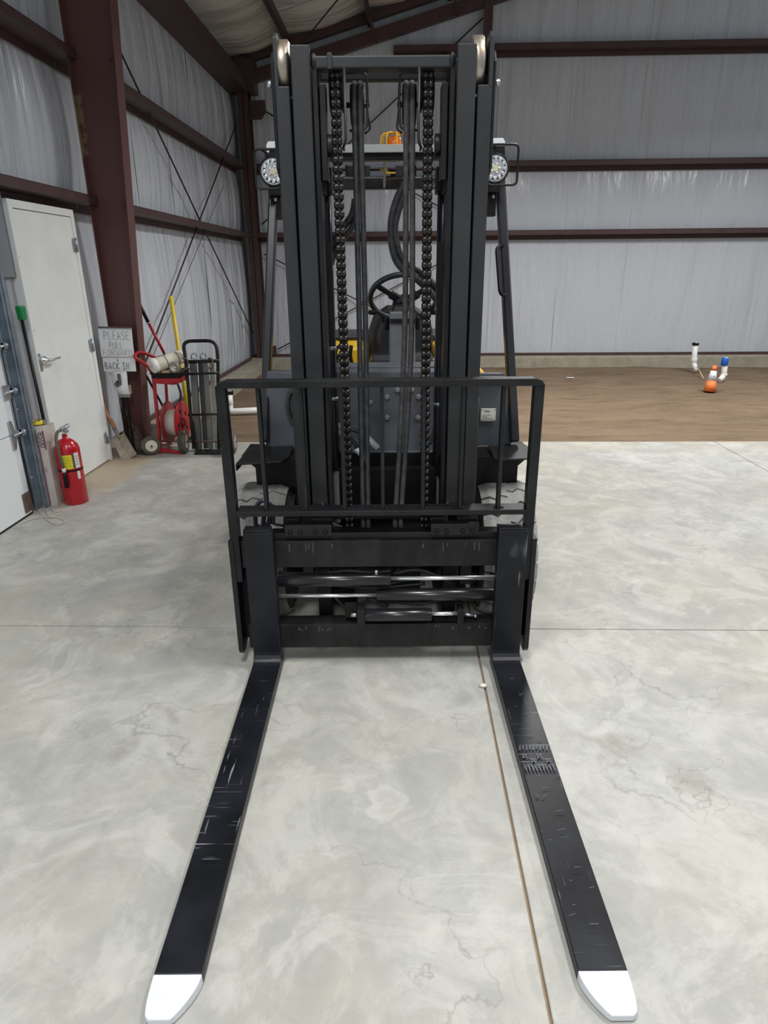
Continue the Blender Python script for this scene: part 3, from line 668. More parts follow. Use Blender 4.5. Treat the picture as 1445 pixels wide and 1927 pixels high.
for ub in (501.6, 576.7, 648.7, 720.6, 794.9, 864.6, 937):
    xb = F(ub, 945, Y=YB+.01).x
    P('weld_bead', MB().sphere((xb-.014, YB, bz+.012), .009, 8, (1, 1, .6)).sphere((xb+.014, YB, bz+.012), .009, 8, (1, 1, .6)), BLACK2, br, 0)

# mast: outer channels, inner channels, cross members.   z from the floor up
zB = F(560, 82, Y=2.62).z; zA = F(530, 159, Y=2.62).z; zE = F(510, 60, Y=2.66).z
def rail(poly, z0, z1): return MB().prism(poly, z0, z1)
for s in (-1, 1):
    X = (lambda x: x) if s < 0 else (lambda x: -x+.024)
    yo = 2.64
    A = [(X(-.369), yo), (X(-.318), yo), (X(-.318), yo+.024), (X(-.347), yo+.024), (X(-.347), yo+.17), (X(-.318), yo+.17), (X(-.318), yo+.19), (X(-.369), yo+.19)]
    ra = P('outer_mast_rail', rail(A, .30, zA), MASTM, bevel=.004)
    P('roller_ear', MB().prism([(yo, zA-.01), (yo, zE-.02), (yo+.03, zE), (yo+.19, zE), (yo+.19, zA-.01)], X(-.369), X(-.355), Matrix(((0, 0, 1, 0), (1, 0, 0, 0), (0, 1, 0, 0), (0, 0, 0, 1)))), MASTM, ra, .002)
    a, c = X(-.384), X(-.369)
    P('roller_cover', MB().prism([(yo+.02, zE-.09), (yo+.05, zE-.05), (yo+.14, zE-.05), (yo+.16, zE-.12), (yo+.16, zE-.40), (yo+.10, zE-.46), (yo+.02, zE-.42)], min(a, c), max(a, c), Matrix(((0, 0, 1, 0), (1, 0, 0, 0), (0, 1, 0, 0), (0, 0, 0, 1)))), BLACK, ra, .005)
    P('grease_fitting', MB().lathe([(0, .012), (.012, .012), (.018, .007)], (X(-.384), yo+.04, zE-.15), (s, 0, 0), 6), ZINC, ra, 0)
    rc = F(532 if s < 0 else 905, 108 if s < 0 else 100, Y=yo+.085)
    ro = P('mast_roller', MB().lathe([(-.001, .03), (0, .080), (.006, .087), (.040, .087), (.046, .080), (.047, .03)], (-.366 if s < 0 else .322, yo+.088, rc.z-.035), (1, 0, 0), 40), STEEL, FL, 0, label='worn steel mast roller')
    P('roller_pin', MB().cyl((X(-.384), yo+.088, rc.z-.035), (X(-.30), yo+.088, rc.z-.035), .028, 20), BLACK2, ro, 0)
    Bp = [(X(-.309), yo-.012), (X(-.243), yo-.012), (X(-.243), yo+.018), (X(-.262), yo+.018), (X(-.262), yo+.15), (X(-.243), yo+.15), (X(-.243), yo+.17), (X(-.309), yo+.17)]
    rb = P('inner_mast_rail', rail(Bp, .33, zB), MASTM, bevel=.004)
    C_ = [(X(-.241), yo+.02), (X(-.222), yo+.02), (X(-.222), yo+.19), (X(-.241), yo+.19)]
    P('fly_rail', rail(C_, .33, F(590, 100, Y=yo).z), BLACK, rb, .003)
    # outer weld bead down the rail
    P('weld_seam', MB().tube([(X(-.371), yo+.03, z_) for z_ in (.55, .8, 1.15)], .007, 6), BLACK, ra, 0)
    # lift cylinder
    lx = X(-.226)
    lc = P('lift_cylinder', MB().cyl((lx, 2.85, .35), (lx, 2.85, 1.98), .026, 20, .004).cyl((lx, 2.85, 1.98), (lx, 2.85, 2.26), .018, 16), mat('cylinder_gloss_black', (.012, .013, .02), .2), bevel=0)
    P('cylinder_cap', MB().box((lx-.034, 2.80, 1.93), (lx+.034, 2.90, 2.02)), BLACK2, lc)
    for vz in ((505, 655, 750) if s < 0 else (580, 760)):
        z_ = F(610 if s < 0 else 838, vz, Y=2.85).z
        P('pipe_clamp', MB().lathe([(-.009, .0285), (.009, .0285)], (lx, 2.85, z_), (0, 0, 1), 20), ZINC, lc, 0, label='bare metal band clamp')
    P('hose_guide_plate', MB().box((X(-.225), 2.80, 1.35), (X(-.20), 2.81, 1.75)), BLACK, FL)
    # chain sheave hanger behind top bar
    P('sheave_hanger', MB().box((X(-.218), 2.68, 1.96), (X(-.196), 2.76, 2.27)).cyl((X(-.196), 2.72, 2.08), (X(-.176), 2.72, 2.08), .038, 16).box((X(-.236), 2.74, 1.92), (X(-.212), 2.80, 2.27)), BLACK)
    P('stop_block', MB().box((X(-.236), 2.78, F(610, 362, Y=2.8).z), (X(-.196), 2.83, F(610, 332, Y=2.8).z)), BLACK2)
    ta_, tb2 = (F(624, 893, Y=2.75), F(639, 946, Y=2.75)) if s < 0 else (F(822, 903, Y=2.75), F(837, 946, Y=2.75))
    P('tie_block', MB().box((ta_.x, 2.75, tb2.z-.10), (tb2.x, 2.80, ta_.z)), GREYC)
zc0, zc1 = F(720, 128, Y=2.66).z, F(720, 103, Y=2.66).z
P('top_cross_tube', MB().box((-.242, 2.66, zc0), (.262, 2.72, zc1)), MASTM, bevel=.006)
P('cross_tube_collar', MB().box((-.185, 2.65, zc0-.004), (-.168, 2.725, zc1+.006)), MASTM)
for x in (-.232, .252): P('weld_bead', MB().sphere((x, 2.665, (zc0+zc1)/2), .02, 10, (.6, .5, 1.5)), BLACK, bevel=0)
P('rear_cross_plate', MB().box((-.24, 2.82, F(720, 150, Y=2.82).z), (.26, 2.86, F(720, 120, Y=2.82).z)), BLACK2)
P('mid_cross_member', MB().box((-.34, 2.83, .62), (.36, 2.87, .80)), BLACK2)
# chain sheaves (wheels at the top that carry the chains)
lk = MB()
lk.lathe([(-.0185, .004), (-.0185, .0105), (-.0135, .0150), (-.0055, .0150), (-.0010, .0085), (.0010, .0085), (.0055, .0150), (.0135, .0150), (.0185, .0105), (.0185, .004)], (0, 0, 0), (1, 0, 0), 10)
lkm = bpy.data.meshes.new('chain_link'); lkm.from_pydata(lk.v, [], lk.f); lkm.polygons.foreach_set('use_smooth', lk.sm); lkm.materials.append(CHAINM); lkm.update()
for k, (ut, ub) in enumerate(((630, 658), (806, 798))):
    p0 = F(ut, 137, Y=2.70); p1 = F(ub, 1000, Y=2.60)
    ch = P('lift_chain', MB().tube([p0, p1], .0045, 6).beam(p0, p1, .030, .006, (0, 1, 0)), BLACK2, bevel=0, label='oiled steel leaf chain')
    n = 57; piv = PIV[ch.as_pointer()]
    for i in range(n):
        o = bpy.data.objects.new('chain_link', lkm); COL.objects.link(o); o.parent = ch
        o.location = p0.lerp(p1, (i+.2)/n) - piv
    P('sheave', MB().lathe([(-.024, .02), (-.024, .062), (-.020, .062), (-.018, .052), (.018, .052), (.020, .062), (.024, .062), (.024, .02)], p0+V((0, .058, -.05)), (1, 0, 0), 32), BLACK2, ch, 0)
    s = 1 if k == 0 else -1
    # wire guard beside the chain
    x = p0.x + s*.035
    P('chain_guard_wire', MB().tube(round_path([(x, 2.665, p0.z+.01), (x, 2.665, p0.z-.22), (x-s*.012, 2.69, p0.z-.235), (x-s*.012, 2.75, p0.z-.235)], .02), .005, 8), MASTM, ch, 0)

# twin hoses over sheaves
for k, (tops, mids, bots) in enumerate((((666, 677), (676, 687.5), (683, 693)), ((765, 776), (762, 775), (744, 755)))):
    sx = F(sum(tops)/2, 160, Y=2.80).x; sz = F(720, 195, Y=2.80).z
    sh = P('hose_sheave', MB().lathe([(-.026, .015), (-.026, .066), (-.022, .066), (-.020, .05), (.020, .05), (.022, .066), (.026, .066), (.026, .015)], (sx, 2.82, sz), (1, 0, 0), 32), BLACK2, FL, 0)
    s = 1 if k == 0 else -1
    P('sheave_bolt', MB().cyl((sx-s*.06, 2.82, sz), (sx+s*.045, 2.82, sz), .010, 12), BLACK, sh, 0)
    gx0, gx1 = sx - s*.05, sx + s*.036
    P('wire_guard', MB().tube(round_path([(gx0, 2.74, sz+.085), (gx1, 2.74, sz+.085), (gx1+s*.004, 2.75, sz+.01), (gx1, 2.76, sz-.09), (gx0+s*.02, 2.76, sz-.095)], .02), .0048, 8)
      .tube(round_path([(gx1, 2.79, sz+.01), (gx1+s*.012, 2.79, sz-.085), (gx1-s*.01, 2.79, sz-.10)], .01), .004, 8), MASTM, sh, 0)
    for j in range(2):
        pt = [F(tops[j], 165, Y=2.752), F(tops[j]+.5*(mids[j]-tops[j])*.6, 300, Y=2.752), F(mids[j], 600, Y=2.74), F((mids[j]+bots[j])/2 + (0 if k == 0 else 1), 800, Y=2.70), F(bots[j], 965, Y=2.62), F(bots[j], 1004, Y=2.60)]
        arc = [V((pt[0].x, 2.82+.068*cos(a), sz+.068*sin(a))) for a in (R(10), R(50), R(90), R(130), R(165))]
        P('twin_hose', MB().tube(smooth_path(arc + pt, 6), .0112, 10), RUBH if k == 0 else DUSTY, sh, 0)
    q = F(sum(mids)/2, 322, Y=2.78)
    P('hose_bracket', MB().box((q.x-(.065 if k == 0 else .05), 2.775, q.z-.018), (q.x+.03, 2.79, q.z+.02)), BLACK, FL)
# looping hoses behind the mast
for pts, r in (([(668, 375), (662, 405), (640, 435), (622, 465), (610, 500)], .015), ([(672, 390), (664, 425), (645, 450), (628, 480), (618, 520)], .013),
               ([(762, 345), (745, 380), (736, 420), (738, 465), (752, 500), (790, 530), (822, 565), (826, 600)], .016), ([(764, 355), (754, 385), (744, 425), (748, 462), (762, 492), (795, 515), (826, 548), (832, 590)], .013),
               ([(560, 730), (545, 742), (541, 765), (548, 790), (556, 800)], .015), ([(826, 700), (828, 760), (822, 800), (808, 835)], .011)):
    P('hydraulic_hose', MB().tube(smooth_path([F(u, v, Y=2.95) for u, v in pts], 6), r, 10), RUBH, bevel=0)
for pts in ([(632, 800), (655, 806), (680, 815), (695, 828)], [(632, 812), (655, 822), (668, 835), (676, 850)]):
    h = P('hydraulic_hose', MB().tube(smooth_path([F(u, v, Y=2.90) for u, v in pts], 6), .010, 8), RUBH, bevel=0)
    a, b_ = F(pts[0][0]-2, pts[0][1]-1, Y=2.90), F(pts[0][0]+9, pts[0][1]+3, Y=2.90)
    P('hose_end_fitting', MB().cyl(a, b_, .015, 8), FITM, h, 0)
    a, b_ = F(pts[-1][0]-6, pts[-1][1]-6, Y=2.90), F(pts[-1][0]+16, pts[-1][1]+16, Y=2.90)
    P('hose_end_fitting', MB().cyl(a, b_, .016, 8, .004), FITM, h, 0)
# hoses over the left fork top
for pts in ([(484, 1004), (480, 975), (484, 950), (496, 942), (505, 952), (507, 975), (500, 1004)], [(494, 1004), (497, 970), (506, 948), (512, 960), (514, 985)]):
    P('hydraulic_hose', MB().tube(smooth_path([F(u, v, Y=2.56) for u, v in pts], 6), .010, 8), mat('blue_black_hose', (.03, .035, .055), .3), bevel=0)

# chassis front: cowl, panels, steps, fenders
YC = 3.10
def quad_panel(px, Y, th): q = [F(u, v, Y=Y) for u, v in px]; return MB().prism([(p.x, p.z) for p in q], -(Y+th), -Y, Matrix.Rotation(pi/2, 4, 'X'))
P('left_cowl_panel', quad_panel([(502, 700), (620, 700), (620, 842), (500, 842)], 3.16, .03), GREYP)
rp = P('right_cowl_panel', quad_panel([(835, 702), (950, 703), (962, 836), (835, 842)], 3.16, .03), GREYP)
q = F(905, 714, Y=3.14); P('panel_edge', MB().box((q.x-.02, 3.13, q.z+.0), (q.x+.12, 3.165, q.z+.012)), WALLG, rp, .001)
q = F(918.5, 780.5, Y=3.15); qw = .037
dp = P('data_plate', MB().box((q.x-qw, 3.148, q.z-.031), (q.x+qw, 3.156, q.z+.031)), PLATE, FL, .001, label='small cream data plate')
P('front_bulkhead', quad_panel([(600, 712), (850, 712), (850, 1000), (600, 1000)], 3.02, .02).box((-.30, 3.00, F(720, 852, Y=3.0).z-.01), (.32, 3.04, F(720, 852, Y=3.0).z+.004)), GREYP)
P('lower_bulkhead', quad_panel([(600, 852), (850, 852), (850, 1010), (600, 1010)], 2.99, .02), BLACK2)
P('dash_ledge', MB().box((-.46, 3.02, F(720, 712, Y=3.02).z), (.45, 3.14, F(720, 700, Y=3.02).z)).box((-.40, 3.14, F(720, 695, Y=3.14).z-.02), (.40, 3.30, F(720, 690, Y=3.14).z)), GREYP)
for u, v in ((728, 747), (728, 786), (787, 747), (786, 786), (697, 757), (748, 734), (774, 734)):
    q = F(u, v, Y=3.02); P('bolt', MB().lathe([(0, .013), (.006, .013), (.009, .009), (.012, .009)], (q.x, 3.02, q.z), (0, -1, 0), 10), GREYC, FL, 0)
for s in (-1, 1):
    X = (lambda x: x) if s < 0 else (lambda x: -x+.03)
    if s > 0: pts = [F(918, 838, Z=.825), F(985, 834, Z=.825), F(994, 840, Z=.825), F(1003, 862, Z=.825), F(945, 864, Z=.825), F(930, 862, Z=.825)]
    else: pts = [F(470, 842, Z=.825), F(551, 838, Z=.825), F(545, 858, Z=.825), F(530, 868, Z=.825), F(443, 873, Z=.825)]
    mb = MB().prism([(p.x, p.y) for p in pts], .817, .825)
    st = P('step_plate', mb, BLACK, bevel=.003)
    a, b_ = (pts[4], pts[3]) if s < 0 else (pts[3], pts[4])
    if s < 0: P('step_lip', MB().beam((a.x, a.y+.01, .805), (pts[0].x, pts[0].y, .805), .006, .035), BLACK, st)
    P('fender', MB().prism([(X(-.62), .655), (X(-.35), .655), (X(-.35), .80), (X(-.685), .815), (X(-.62), .755)], -3.24, -3.0, Matrix.Rotation(pi/2, 4, 'X')), BLACK2)
    P('chassis_side', MB().box((X(-.42), 3.2, .25), (X(-.36), 4.6, .80)), BLACK2)
    P('side_tank', MB().box((X(-.56), 3.55, .22), (X(-.42), 4.25, .80)), BLACK)
q = F(1016, 868, Y=3.0); P('step_knob', MB().cyl((q.x-.012, 3.05, q.z-.015), (q.x-.012, 3.05, q.z+.02), .012, 10), BLACK2, FL)

# front tyres with raised tread blocks
def tyre(xo, xi, y, r, w_name='front_wheel'):
    s = 1 if xo > xi else -1; W = abs(xo-xi)
    prof = [(0, r*.60), (0, r*.80), (W*.06, r*.93), (W*.22, r*.975), (W*.5, r*.985), (W*.78, r*.975), (W*.94, r*.93), (W, r*.80), (W, r*.60)]
    wh = P(w_name, MB().lathe(prof, (min(xo, xi), y, r), (1, 0, 0), 56, cap=False), TSIDE, FL, 0, label='dusty solid rubber tyre')
    # tread lugs: chevron-edged blocks, two rows offset
    n = 22
    for row in (0, 1):
        mb = MB()
        for k in range(n):
            a0 = 2*pi*(k+.5*row)/n; da = 2*pi/n*.86
            xs_ = [0.02, .16, .28, .38, .50] if row == 0 else [.50, .62, .72, .84, .98]
            zig = [0, .0, .05, -.03, .0] if row == 0 else [0, .03, -.05, 0, 0]
            vs = []
            for xk, zg in zip(xs_, zig):
                e = min(xk, 1-xk); rr = r*(1.0 - .055*max(0, 1-e/.2)**2)
                for t in (0, .5, 1):
                    for rad in (rr-.014, rr):
                        an = a0+da*t+zg
                        vs.append((min(xo, xi)+W*xk, y+rad*cos(an), r+rad*sin(an)))
            fs = []
            for i in range(len(xs_)-1):
                o = i*6
                fs += [(o+1, o+3, o+9, o+7), (o+3, o+5, o+11, o+9), (o, o+1, o+7, o+6), (o+5, o+4, o+10, o+11)]
            fs += [(0, 2, 3, 1), (2, 4, 5, 3)]; o = 6*(len(xs_)-1); fs += [(o+1, o+3, o+2, o), (o+3, o+5, o+4, o+2)]
            mb.add(vs, fs)
        P('tread_blocks', mb, TREAD, wh, 0, kind='stuff')
    P('wheel_rim', MB().lathe([(0, .08), (0, r*.50), (.012, r*.62), (.04, r*.60), (W-.04, r*.60), (W-.012, r*.62), (W, r*.50), (W, .08)], (min(xo, xi), y, r), (1, 0, 0), 40), RIM, wh, 0, label='tan wheel rim')
    P('wheel_hub', MB().lathe([(0, .09), (.03, .085), (.05, .05)], (xo-.02*s, y, r), (s, 0, 0), 20), BLACK2, wh, 0)
tyre(-.715, -.46, 3.0, .335); tyre(.708, .455, 3.0, .335)
for s in (-1, 1):
    x = -.43 if s < 0 else .45
    P('brake_hub', MB().lathe([(0, .19), (.03, .20), (.05, .12)], (x, 3.0, .335), (s, 0, 0), 30), BLACK2, FL, 0)
def tyre2(xo, xi, y, r):
    W = abs(xo-xi)
    wh = P('rear_wheel', MB().lathe([(0, r*.55), (0, r*.85), (W*.1, r*.97), (W*.5, r), (W*.9, r*.97), (W, r*.85), (W, r*.55)], (min(xo, xi), y, r), (1, 0, 0), 40), TSIDE, FL, 0)
    P('wheel_rim', MB().lathe([(-.002, .05), (-.002, r*.52), (W+.002, r*.52), (W+.002, .05)], (min(xo, xi), y, r), (1, 0, 0), 30), RIM, wh, 0)
tyre2(-.56, -.36, 4.75, .27); tyre2(.58, .38, 4.75, .27)

# overhead guard: front legs, header, roof bars, rear legs
zf = F(720, 290, Y=3.55).z; zr = zf+.015
xL, xR = -.56, .60
og = P('overhead_guard', MB().box((xL, 3.52, zf-.03), (xR, 3.58, zf+.012)), BLACK, FL, .006)
GLB = mat('guard_gloss_black', (.014, .015, .019), .33, spec=.35)
P('front_leg', MB().beam(F(497, 832, Y=3.12), F(518, 290, Y=3.55), .042, .062, (0, 1, 0)), GLB, og, .008)
P('front_leg', MB().beam(F(968, 832, Y=3.12), F(938, 284, Y=3.55), .042, .062, (0, 1, 0)), GLB, og, .008)
P('header_top_plate', MB().prism([(3.505, zf+.012), (3.60, zf+.028), (3.60, zf+.033), (3.505, zf+.017)], xL+.05, xR-.05, Matrix(((0, 0, 1, 0), (1, 0, 0, 0), (0, 1, 0, 0), (0, 0, 0, 1)))), mat('light_grey_plate', (.36, .37, .37), .35, .2), og, .001)
P('header_face', MB().box((xL+.05, 3.498, zf+.0), (xR-.05, 3.512, zf+.034)), mat('header_face_grey', (.33, .34, .34), .35), og, .002)
for x in (xL+.02, xR-.02): P('guard_side_rail', MB().beam((x, 3.58, zf), (x, 4.75, zr), .05, .05), BLACK, og, .006)
P('guard_rear_bar', MB().box((xL, 4.72, zr-.045), (xR, 4.78, zr+.02)), BLACK, og, .006)
for yy in (4.05, 4.4): P('guard_cross_bar', MB().box((xL+.03, yy, zr-.01), (xR-.03, yy+.035, zr+.02)), GREYP, og, .004)
for i in range(7):
    x = xL+.10+(xR-xL-.20)*i/6
    P('roof_bar', MB().box((x-.008, 3.58, zf-.025), (x+.008, 4.73, zf+.012)), mat('olive_grey_bar', (.14, .14, .12), .4) if i == 0 else bpy.data.materials['olive_grey_bar'], og, .002)
for x in (xL+.01, xR-.01): P('rear_leg', MB().beam((x*.9, 5.0, 1.05), (x, 4.78, zr), .05, .05, (0, 1, 0)), BLACK, og, .006)
# grab handle on the right leg
a, b_ = F(938, 462, Y=3.38), F(944, 557, Y=3.28)
P('grab_handle', MB().tube(round_path([a+V((.02, 0, 0)), a+V((-.012, -.02, -.01)), b_+V((-.012, -.02, .01)), b_+V((.02, 0, 0))], .025), .009, 8), BLACK2, og, 0)
# work lamps in wire guards
for s, (u, v, g0, g1, vt, vb) in ((-1, (514, 323, 478, 530, 281, 355)), (1, (932, 317, 920, 972, 272, 348))):
    YL = 3.40; c = F(u, v, Y=YL); r = .062
    hl = P('work_lamp', MB().lathe([(0, r), (.004, r+.004), (.02, r+.002), (.05, r*.8), (.07, r*.5)], c, (0, 1, .05), 32), BLACK, FL, 0, label='round lamp with clear ring of light cups')
    P('lamp_face', MB().lathe([(-.003, r*.90), (.002, r*.90)], c, (0, 1, .05), 32), LENS, hl, 0)
    cup = MB()
    for k in range(12):
        a = 2*pi*k/12; cup.lathe([(0, r*.17), (-.005, r*.10), (-.002, .002)], c+V((cos(a)*r*.68, -.003, sin(a)*r*.68)), (0, 1, .05), 10)
    for k in range(5):
        a = 2*pi*k/5; cup.lathe([(0, r*.13), (-.004, r*.06)], c+V((cos(a)*r*.30, -.003, sin(a)*r*.30)), (0, 1, .05), 8)
    P('reflector_cups', cup, CHROME, hl, 0, kind='stuff')
    rg = MB()
    for k in range(12):
        a = 2*pi*(k+.5)/12; rg.sphere(c+V((cos(a)*r*.70, -.003, sin(a)*r*.70)), r*.08, 6)
    P('dark_gaps', rg, BLACK2, hl, 0, kind='stuff')
    P('lamp_center', MB().lathe([(-.008, r*.20), (0, r*.25)], c, (0, 1, .05), 16), LED, hl, 0)
    w0, w1 = F(g0, vt, Y=YL-.03), F(g1, vb, Y=YL-.03)
    P('lamp_guard', MB().tube(round_path([(w0.x, YL-.03, w0.z), (w1.x, YL-.03, w0.z), (w1.x, YL-.03, w1.z), (w0.x, YL-.03, w1.z)], .022, True), .0055, 8, True)
      .tube([(w0.x+.03, YL-.03, w0.z), (w0.x+.04, YL+.1, w0.z)], .005, 6), BLACK, hl, 0)
    P('lamp_bracket', MB().box((c.x-.02, YL+.03, c.z+.06), (c.x+.045, YL+.10, c.z+.10)).box((c.x-.03, YL+.0, c.z-.10), (c.x+.03, YL+.08, c.z-.066)).box((c.x-s*.0-.035, YL+.05, c.z-.20), (c.x+.02, YL+.11, c.z-.10)), BLACK2, hl)
    P('white_bracket', MB().prism([(c.x-.03, c.z+.085), (c.x+.045, c.z+.085), (c.x+.045, c.z+.115), (c.x+.035, c.z+.13), (c.x-.02, c.z+.13), (c.x-.03, c.z+.115)], -(YL+.09), -(YL+.03), Matrix.Rotation(pi/2, 4, 'X')), WHT, hl)
    P('clip', MB().cyl((c.x, YL+.02, c.z-.105), (c.x, YL+.02, c.z-.125), .006, 8), ZINC, hl, 0)
# amber beacon in yellow wire cage on the guard's roof
q = F(741, 290, Y=4.45)
bc = P('beacon', MB().lathe([(0, .05), (.10, .05), (.125, .042), (.135, .02)], (q.x, 4.45, zf+.09), (0, 0, 1), 24), AMBER, FL, 0, label='amber warning beacon')
P('beacon_base', MB().lathe([(0, .055), (.09, .055)], (q.x, 4.45, zf+.0), (0, 0, 1), 20), BLACK2, bc, 0)
cg = MB()
for a in (0, 45, 90, 135):
    dx, dy = cos(R(a+12))*.082, sin(R(a+12))*.082; b0 = V((q.x, 4.45, zf+.02))
    cg.tube(round_path([b0+V((dx, dy, 0)), b0+V((dx, dy, .225)), b0+V((-dx, -dy, .225)), b0+V((-dx, -dy, 0))], .05), .0045, 6)
for z_ in (0, .07): cg.tube([V((q.x+.082*cos(2*pi*k/20), 4.45+.082*sin(2*pi*k/20), zf+.02+z_)) for k in range(20)], .0045, 6, True)
P('beacon_cage', cg, YEL, bc, 0, label='yellow wire cage')

# steering column, wheel, levers
YS = 3.62
a, b_ = F(757, 690, Y=YS), F(757, 575, Y=YS+.08)
ct = P('steering_column', MB().prism([(-.078, 0), (.078, 0), (.075, .12), (-.075, .12)], 0, 1).xf(Matrix(((1, 0, 0, a.x), (0, 1, .0, YS), (0, 0, 1, 0), (0, 0, 0, 1))) @ Matrix.Diagonal((1, 1, 1, 1))) if False else
       MB().add([(a.x-.074, YS, .75), (a.x+.074, YS, .75), (a.x+.074, YS+.14, .75), (a.x-.074, YS+.14, .75), (b_.x-.070, YS+.06, b_.z-.03), (b_.x+.070, YS+.06, b_.z-.03), (b_.x+.07, YS+.20, b_.z-.03), (b_.x-.07, YS+.20, b_.z-.03)],
                [(0,3,2,1), (4,5,6,7), (0,1,5,4), (1,2,6,5), (2,3,7,6), (3,0,4,7)]), GREYC, bevel=.01)
P('column_head', MB().add([(b_.x-.072, YS+.055, b_.z-.065), (b_.x+.072, YS+.055, b_.z-.065), (b_.x+.072, YS+.2, b_.z-.065), (b_.x-.072, YS+.2, b_.z-.065), (b_.x-.048, YS+.09, b_.z+.005), (b_.x+.048, YS+.09, b_.z+.005), (b_.x+.048, YS+.2, b_.z+.03), (b_.x-.048, YS+.2, b_.z+.03)],
                [(0,3,2,1), (4,5,6,7), (0,1,5,4), (1,2,6,5), (2,3,7,6), (3,0,4,7)]), BLACK, ct, .012)
for k in range(3): P('cooling_rib', MB().box((b_.x-.074, YS+.045, b_.z-.072-k*.009), (b_.x+.074, YS+.06, b_.z-.068-k*.009)), BLACK2, ct, .001)
for s in (-1, 1): P('side_switch', MB().box((b_.x+s*.072, YS+.09, b_.z-.13), (b_.x+s*.10, YS+.15, b_.z-.06)), BLACK2, ct, .01)
wc = F(760, 561, Y=3.80); tilt = R(42)
# wheel plane: near edge high, far edge low
e1 = V((1, 0, 0)); e2 = V((0, -cos(tilt), sin(tilt))); RW = .188
sw = P('steering_wheel', MB().tube([wc+e1*cos(2*pi*k/40)*RW+e2*sin(2*pi*k/40)*RW for k in range(40)], .0155, 12, True), SEATM, FL, 0)
hub = wc - e1.cross(e2)*(-.03)
nn = e1.cross(e2)
if nn.y > 0: nn = -nn
hub = wc + nn*.03
sp_ = MB()
for a in (R(35), R(145), R(270)):
    o_ = wc + e1*cos(a)*RW + e2*sin(a)*RW
    sp_.beam(hub, hub.lerp(o_, .5), .05, .022, nn).beam(hub.lerp(o_, .45), o_, .034, .016, nn)
P('wheel_spoke', sp_, SEATM, sw, .006)
P('wheel_hub', MB().lathe([(-.03, .035), (0, .05), (.03, .045)], hub, nn, 20), SEATM, sw, 0)
for pts, r in (([(700, 588), (708, 586), (716, 592), (722, 605), (732, 610)], .010), ([(818, 588), (806, 590), (794, 594), (782, 602)], .010)):
    P('column_stalk', MB().tube(smooth_path([F(u, v, Y=3.76) for u, v in pts], 5), r, 8).sphere(F(*pts[0], Y=3.76), .017, 10, (1.5, 1, .8)), BLACK2, ct, 0)
# seat
se = P('seat', MB().box((-.09, 4.02, .98), (.35, 4.56, 1.13)), SEATM, FL, .04, seg=4)
sb = [(-.22, .60), (-.25, .75), (-.24, .98), (-.20, 1.08), (-.10, 1.14), (.10, 1.14), (.20, 1.08), (.24, .98), (.25, .75), (.22, .60)]
zt_ = F(755, 575, Y=4.55).z
P('seat_backrest', MB().prism([(x*.92+.125, z-1.14+zt_) for x, z in sb], -4.68, -4.55, Matrix.Rotation(pi/2, 4, 'X')), SEATM, se, .035, seg=4)
P('backrest_cushion', MB().prism([(x*.68+.125, (z-.9)*.8+.9-1.14+zt_) for x, z in sb], -4.56, -4.50, Matrix.Rotation(pi/2, 4, 'X')), SEATM, se, .03, seg=4)
RX0 = Matrix.Rotation(pi/2, 4, 'X')
P('floor_plate', MB().box((-.40, 3.05, .55), (.42, 4.1, .57)), BLACK2)
# yellow rear body and counterweight
zy = F(640, 650, Y=4.45).z; zy2 = F(908, 684, Y=4.9).z
cw = P('counterweight', MB().prism([(-.58, .25), (.60, .25), (.62, .80), (.56, zy2), (.40, zy-.03), (-.38, zy-.03), (-.54, zy2), (-.60, .80)], -5.35, -4.72, Matrix.Rotation(pi/2, 4, 'X')), YEL, FL, .04, seg=4, label='yellow-painted counterweight')
P('hood', MB().prism([(-.62, .55), (-.10, .55), (-.10, 1.19), (-.34, 1.19), (-.44, 1.17), (-.60, 1.03)], -4.9, -4.20, RX0), YEL, FL, .02, label='yellow side hood')
P('hood', MB().prism([(.67, .55), (.36, .55), (.335, 1.18), (.42, 1.18), (.52, 1.15), (.66, 1.02)], -4.9, -4.20, RX0), YEL, FL, .02, label='yellow side hood')
P('hood_cover', MB().box((-.40, 4.62, 1.19), (.46, 5.1, 1.225)), SEATM, FL, .012)
P('hood_rail', MB().tube(round_path([F(628, 700, Y=4.0), F(632, 655, Y=4.0), F(650, 645, Y=4.05)], .03), .010, 8).tube(round_path([F(661, 650, Y=4.0), F(658, 670, Y=4.0), F(666, 696, Y=4.0)], .03), .012, 8).tube(smooth_path([F(628, 695, Y=3.98), F(634, 682, Y=3.98), F(642, 676, Y=3.98)], 4), .011, 8), BLACK2, FL, 0)
P('control_lever', MB().tube([F(640, 700, Y=3.7), F(634, 672, Y=3.75)], .007, 8).sphere(F(634, 670, Y=3.75), .016, 10), BLACK2, FL, 0)

# ---- lettering
def text_mesh(body, size, M, m, parent, name='lettering', extrude=.0008):
    c = bpy.data.curves.new('t', 'FONT'); c.body = body; c.size = size; c.extrude = extrude; c.align_x = 'LEFT'
    o = bpy.data.objects.new('t', c); COL.objects.link(o)
    dg = bpy.context.evaluated_depsgraph_get(); me = bpy.data.meshes.new_from_object(o.evaluated_get(dg))
    bpy.data.objects.remove(o); off = PIV[parent.as_pointer()]
    me.transform(Matrix.Translation(-off) @ M); me.materials.clear(); me.materials.append(m); me.name = name
    q = bpy.data.objects.new(name, me); COL.objects.link(q); q.parent = parent; return q
RX = Matrix.Rotation(pi/2, 4, 'X')
q = F(918.5, 780.5, Y=3.15)
text_mesh('Yale', .017, Matrix.Translation((q.x-.022, 3.1475, q.z+.014)) @ RX, INK, dp)
for k, wd in enumerate((.042, .026, .05, .058)):
    P('print_line', MB().box((q.x-.030, 3.1468, q.z-.002-k*.007), (q.x-.030+wd, 3.1478, q.z-.0005-k*.007)), INKG, dp, 0)
